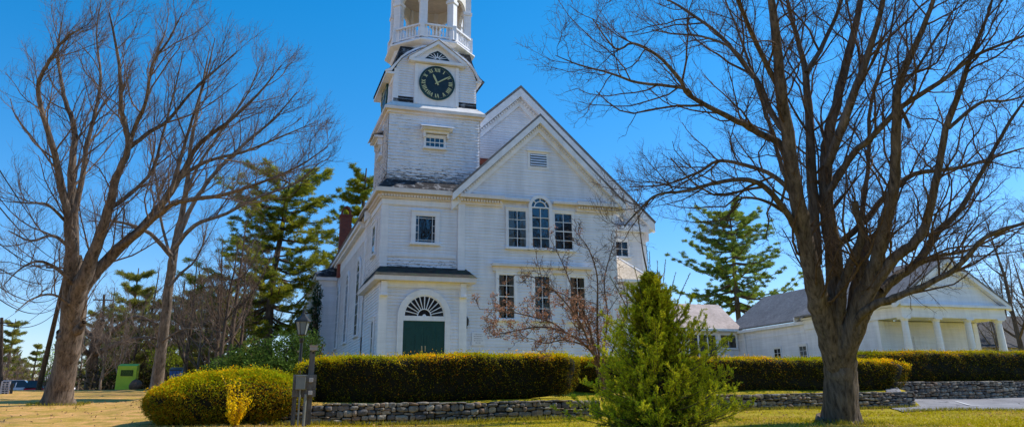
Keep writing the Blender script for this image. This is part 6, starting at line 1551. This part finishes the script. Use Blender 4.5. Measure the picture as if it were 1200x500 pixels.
# ================================================================== CARS on the road
def car(name, label, x, y, rz, paint, kind='sedan'):
    z = gz(x, y) + .03
    root = thing(name, (x, y, z), label, 'car', None)
    L, Wd = 4.5, 1.75
    cr_, sr_ = math.cos(rz), math.sin(rz)
    def T(a, b, c): return (x + a * cr_ - b * sr_, y + a * sr_ + b * cr_, z + c)
    lower = [(-2.25, .35), (-2.2, .75), (-1.95, .88), (-.95, .92), (.95, .92), (1.5, .84), (2.1, .72), (2.25, .5), (2.2, .3), (1.9, .25), (-1.9, .25)]
    m = MB(); n = len(lower)
    for w_, s_ in ((Wd / 2 - .06, 1.0),):
        rings = [(-Wd / 2 + .06, .96), (-Wd / 2, 1.0), (Wd / 2, 1.0), (Wd / 2 - .0, .999), (Wd / 2 + .0, .96)]
    ys = [-Wd / 2, -Wd / 2 + .08, Wd / 2 - .08, Wd / 2]; sc_ = [.95, 1, 1, .95]
    vs = [T(a * s, b, .58 + (c - .58) * s) for b, s in zip(ys, sc_) for a, c in lower]
    fs = [tuple(range(n)), tuple(range(4 * n - 1, 3 * n - 1, -1))] + [(k * n + i, k * n + (i + 1) % n, (k + 1) * n + (i + 1) % n, (k + 1) * n + i) for k in range(3) for i in range(n)]
    m.add(vs, fs); m.build('body', paint, root, bevel=.03)
    top = [(-1.75, .9), (-1.25, 1.38), (.25, 1.42), (1.05, .92)] if kind == 'sedan' else [(-2.1, .9), (-1.95, 1.55), (.35, 1.6), (1.1, .95)]
    m = MB(); k = .62
    vs = [T(a, -Wd / 2 + .08 + (c - .9) * .28, c) for a, c in top] + [T(a, Wd / 2 - .08 - (c - .9) * .28, c) for a, c in top]
    m.add(vs, [(0, 1, 2, 3), (7, 6, 5, 4), (1, 5, 6, 2)]); m.add(vs, [(0, 4, 5, 1), (2, 6, 7, 3)]); m.build('windows', mat_plain('car_glass', (.02, .025, .03), .08, .1, 3, .6) if 'car_glass' not in bpy.data.materials else bpy.data.materials['car_glass'], root)
    m = MB(); vs = [T(a, -Wd / 2 + .07 + (c - .9) * .27, c + .01) for a, c in (top[1], top[2])] + [T(a, Wd / 2 - .07 - (c - .9) * .27, c + .01) for a, c in (top[1], top[2])]
    m.add(vs + [tuple(Vector(v) + Vector((0, 0, .04))) for v in vs], [(4, 5, 7, 6), (0, 1, 5, 4), (2, 6, 7, 3), (0, 4, 6, 2), (1, 3, 7, 5)])
    for a, c in ((-.35, 1.4),): 
        for sd in (-1, 1): m.bar(T(a, sd * (Wd / 2 - .10), .9), T(a + .05, sd * (Wd / 2 - .22), 1.4), .07, .04)
    m.build('car_roof', paint, root)
    for a in (-1.4, 1.4):
        for sd in (-1, 1):
            m = MB(); mr = []
            for rr, bb in ((.20, .10), (.33, .10), (.33, -.10), (.20, -.10)):
                mr.append((rr, bb))
            n2 = 18; vs = [T(a + rr * math.cos(2 * PI * q / n2), sd * (Wd / 2 - .1) + bb, .33 + rr * math.sin(2 * PI * q / n2)) for rr, bb in mr for q in range(n2)]
            m.add(vs, [(i * n2 + q, i * n2 + (q + 1) % n2, ((i + 1) % 4) * n2 + (q + 1) % n2, ((i + 1) % 4) * n2 + q) for i in range(4) for q in range(n2)])
            wh = m.build('wheel', BLACK, root)
            MB().add([T(a + .2 * math.cos(2 * PI * q / n2), sd * (Wd / 2 - .1) + sd * .08, .33 + .2 * math.sin(2 * PI * q / n2)) for q in range(n2)], [tuple(range(n2))]).build('rim', GREYMETAL, wh)
    for sd in (-1, 1):
        MB().add([T(2.16, sd * .55 - .2, .62), T(2.16, sd * .55 + .2, .62), T(2.12, sd * .55 + .2, .76), T(2.12, sd * .55 - .2, .76)], [(0, 1, 2, 3)]).build('headlight', CLOTH, root)
        MB().add([T(-2.235, sd * .6 - .17, .62), T(-2.235, sd * .6 + .17, .62), T(-2.21, sd * .6 + .17, .78), T(-2.21, sd * .6 - .17, .78)], [(0, 1, 2, 3)]).build('tail_light', bpy.data.materials.get('tail_red') or mat_plain('tail_red', (.3, .01, .02), .4), root)
    return root
SILVER = mat_plain('silver_car_paint', (.42, .44, .47), .3, .05, 2, .5, .3); DBLUE = mat_plain('dark_blue_car_paint', (.03, .05, .10), .3, .1, 2, .5); CWHITE = mat_plain('white_car_paint', (.62, .62, .66), .35, .05, 2, .5); CRED = mat_plain('dark_red_car_paint', (.16, .015, .02), .35, .1, 2, .5)
xc = at_bearing(-9, 88); car('parked_car', 'dark blue car behind the letter-board sign at the left edge', xc, 88, 0.1, DBLUE)
xc = at_bearing(34, 92); car('parked_car', 'white van-like car between the letter board and the leaning pole', xc, 92, 0.05, CWHITE, 'van')
xc = at_bearing(57, 92); car('parked_car', 'dark red car just left of the burly tree trunk', xc, 92, 1.5, CRED, 'van')

# ================================================================== DISTANT HOUSES
def house(name, label, x0, x1, y0, y1, zw, zr, wall, roof, axis='Y', wins=()):
    z0 = gz((x0 + x1) / 2, y0) - .4
    root = thing(name, ((x0 + x1) / 2, y0, z0), label, 'house')
    m = MB(); xm = (x0 + x1) / 2; ym = (y0 + y1) / 2
    if axis == 'Y':
        clap(m, FRONTF(y0), [(x0, z0), (x1, z0), (x1, zw), (xm, zr), (x0, zw)], .2); clap(m, LEFTF(x0), [(-y1, z0), (-y0, z0), (-y0, zw), (-y1, zw)], .2); clap(m, RIGHTF(x1), [(y0, z0), (y1, z0), (y1, zw), (y0, zw)], .2)
    else:
        clap(m, FRONTF(y0), [(x0, z0), (x1, z0), (x1, zw), (x0, zw)], .2); clap(m, LEFTF(x0), [(-y1, z0), (-y0, z0), (-y0, zw), (-ym, zr), (-y1, zw)], .2); clap(m, RIGHTF(x1), [(y0, z0), (y1, z0), (y1, zw), (ym, zr), (y0, zw)], .2)
    m.build('wall', wall, root)
    if axis == 'Y': gable_roof('roof', x0 - .4, x1 + .4, xm, zw - .2, zr + .1, y0 - .4, y1 + .4, roof, root, .2)
    else:
        m = MB(); k = .4
        m.add([(x0 - k, y0 - k, zw - .25), (x1 + k, y0 - k, zw - .25), (x1 + k, ym, zr + .12), (x0 - k, ym, zr + .12), (x0 - k, y1 + k, zw - .25), (x1 + k, y1 + k, zw - .25)], [(0, 1, 2, 3), (3, 2, 5, 4)]); m.build('roof', roof, root)
    for a, c in wins: window(FRONTF(y0), a - .45, a + .45, c, c + 1.3, root, 2, 2, .12)
    return root
TANW = mat_paint('tan_house_paint', (.50, .44, .34))
Yh = 72; hx0, hx1 = at_bearing(346, Yh), at_bearing(386, Yh)
house('house', 'tan gabled house glimpsed between the layered pine and the church', hx0, hx1, Yh, Yh + 9, zat(350, 372, Yh), zat(362, 332, Yh), TANW, ROOFGREY, 'Y', ((hx0 + 1.2, zat(350, 400, Yh)),))
Yh = 62; hx0, hx1 = at_bearing(1128, Yh), at_bearing(1262, Yh)
house('house', 'low house with a charcoal roof behind the hall at the right edge', hx0, hx1, Yh, Yh + 9, zat(1170, 404, Yh), zat(1170, 371, Yh + 4.5), TANW, ROOFDARK, 'X', ((hx0 + 5, zat(1170, 425, Yh)),))
Yh = 112; hx0, hx1 = at_bearing(60, Yh), at_bearing(82, Yh)
house('house', 'pale distant house across the road behind the burly tree', hx0, hx1, Yh, Yh + 8, zat(70, 446, Yh), zat(70, 432, Yh), WHITE, ROOFGREY, 'X', ())
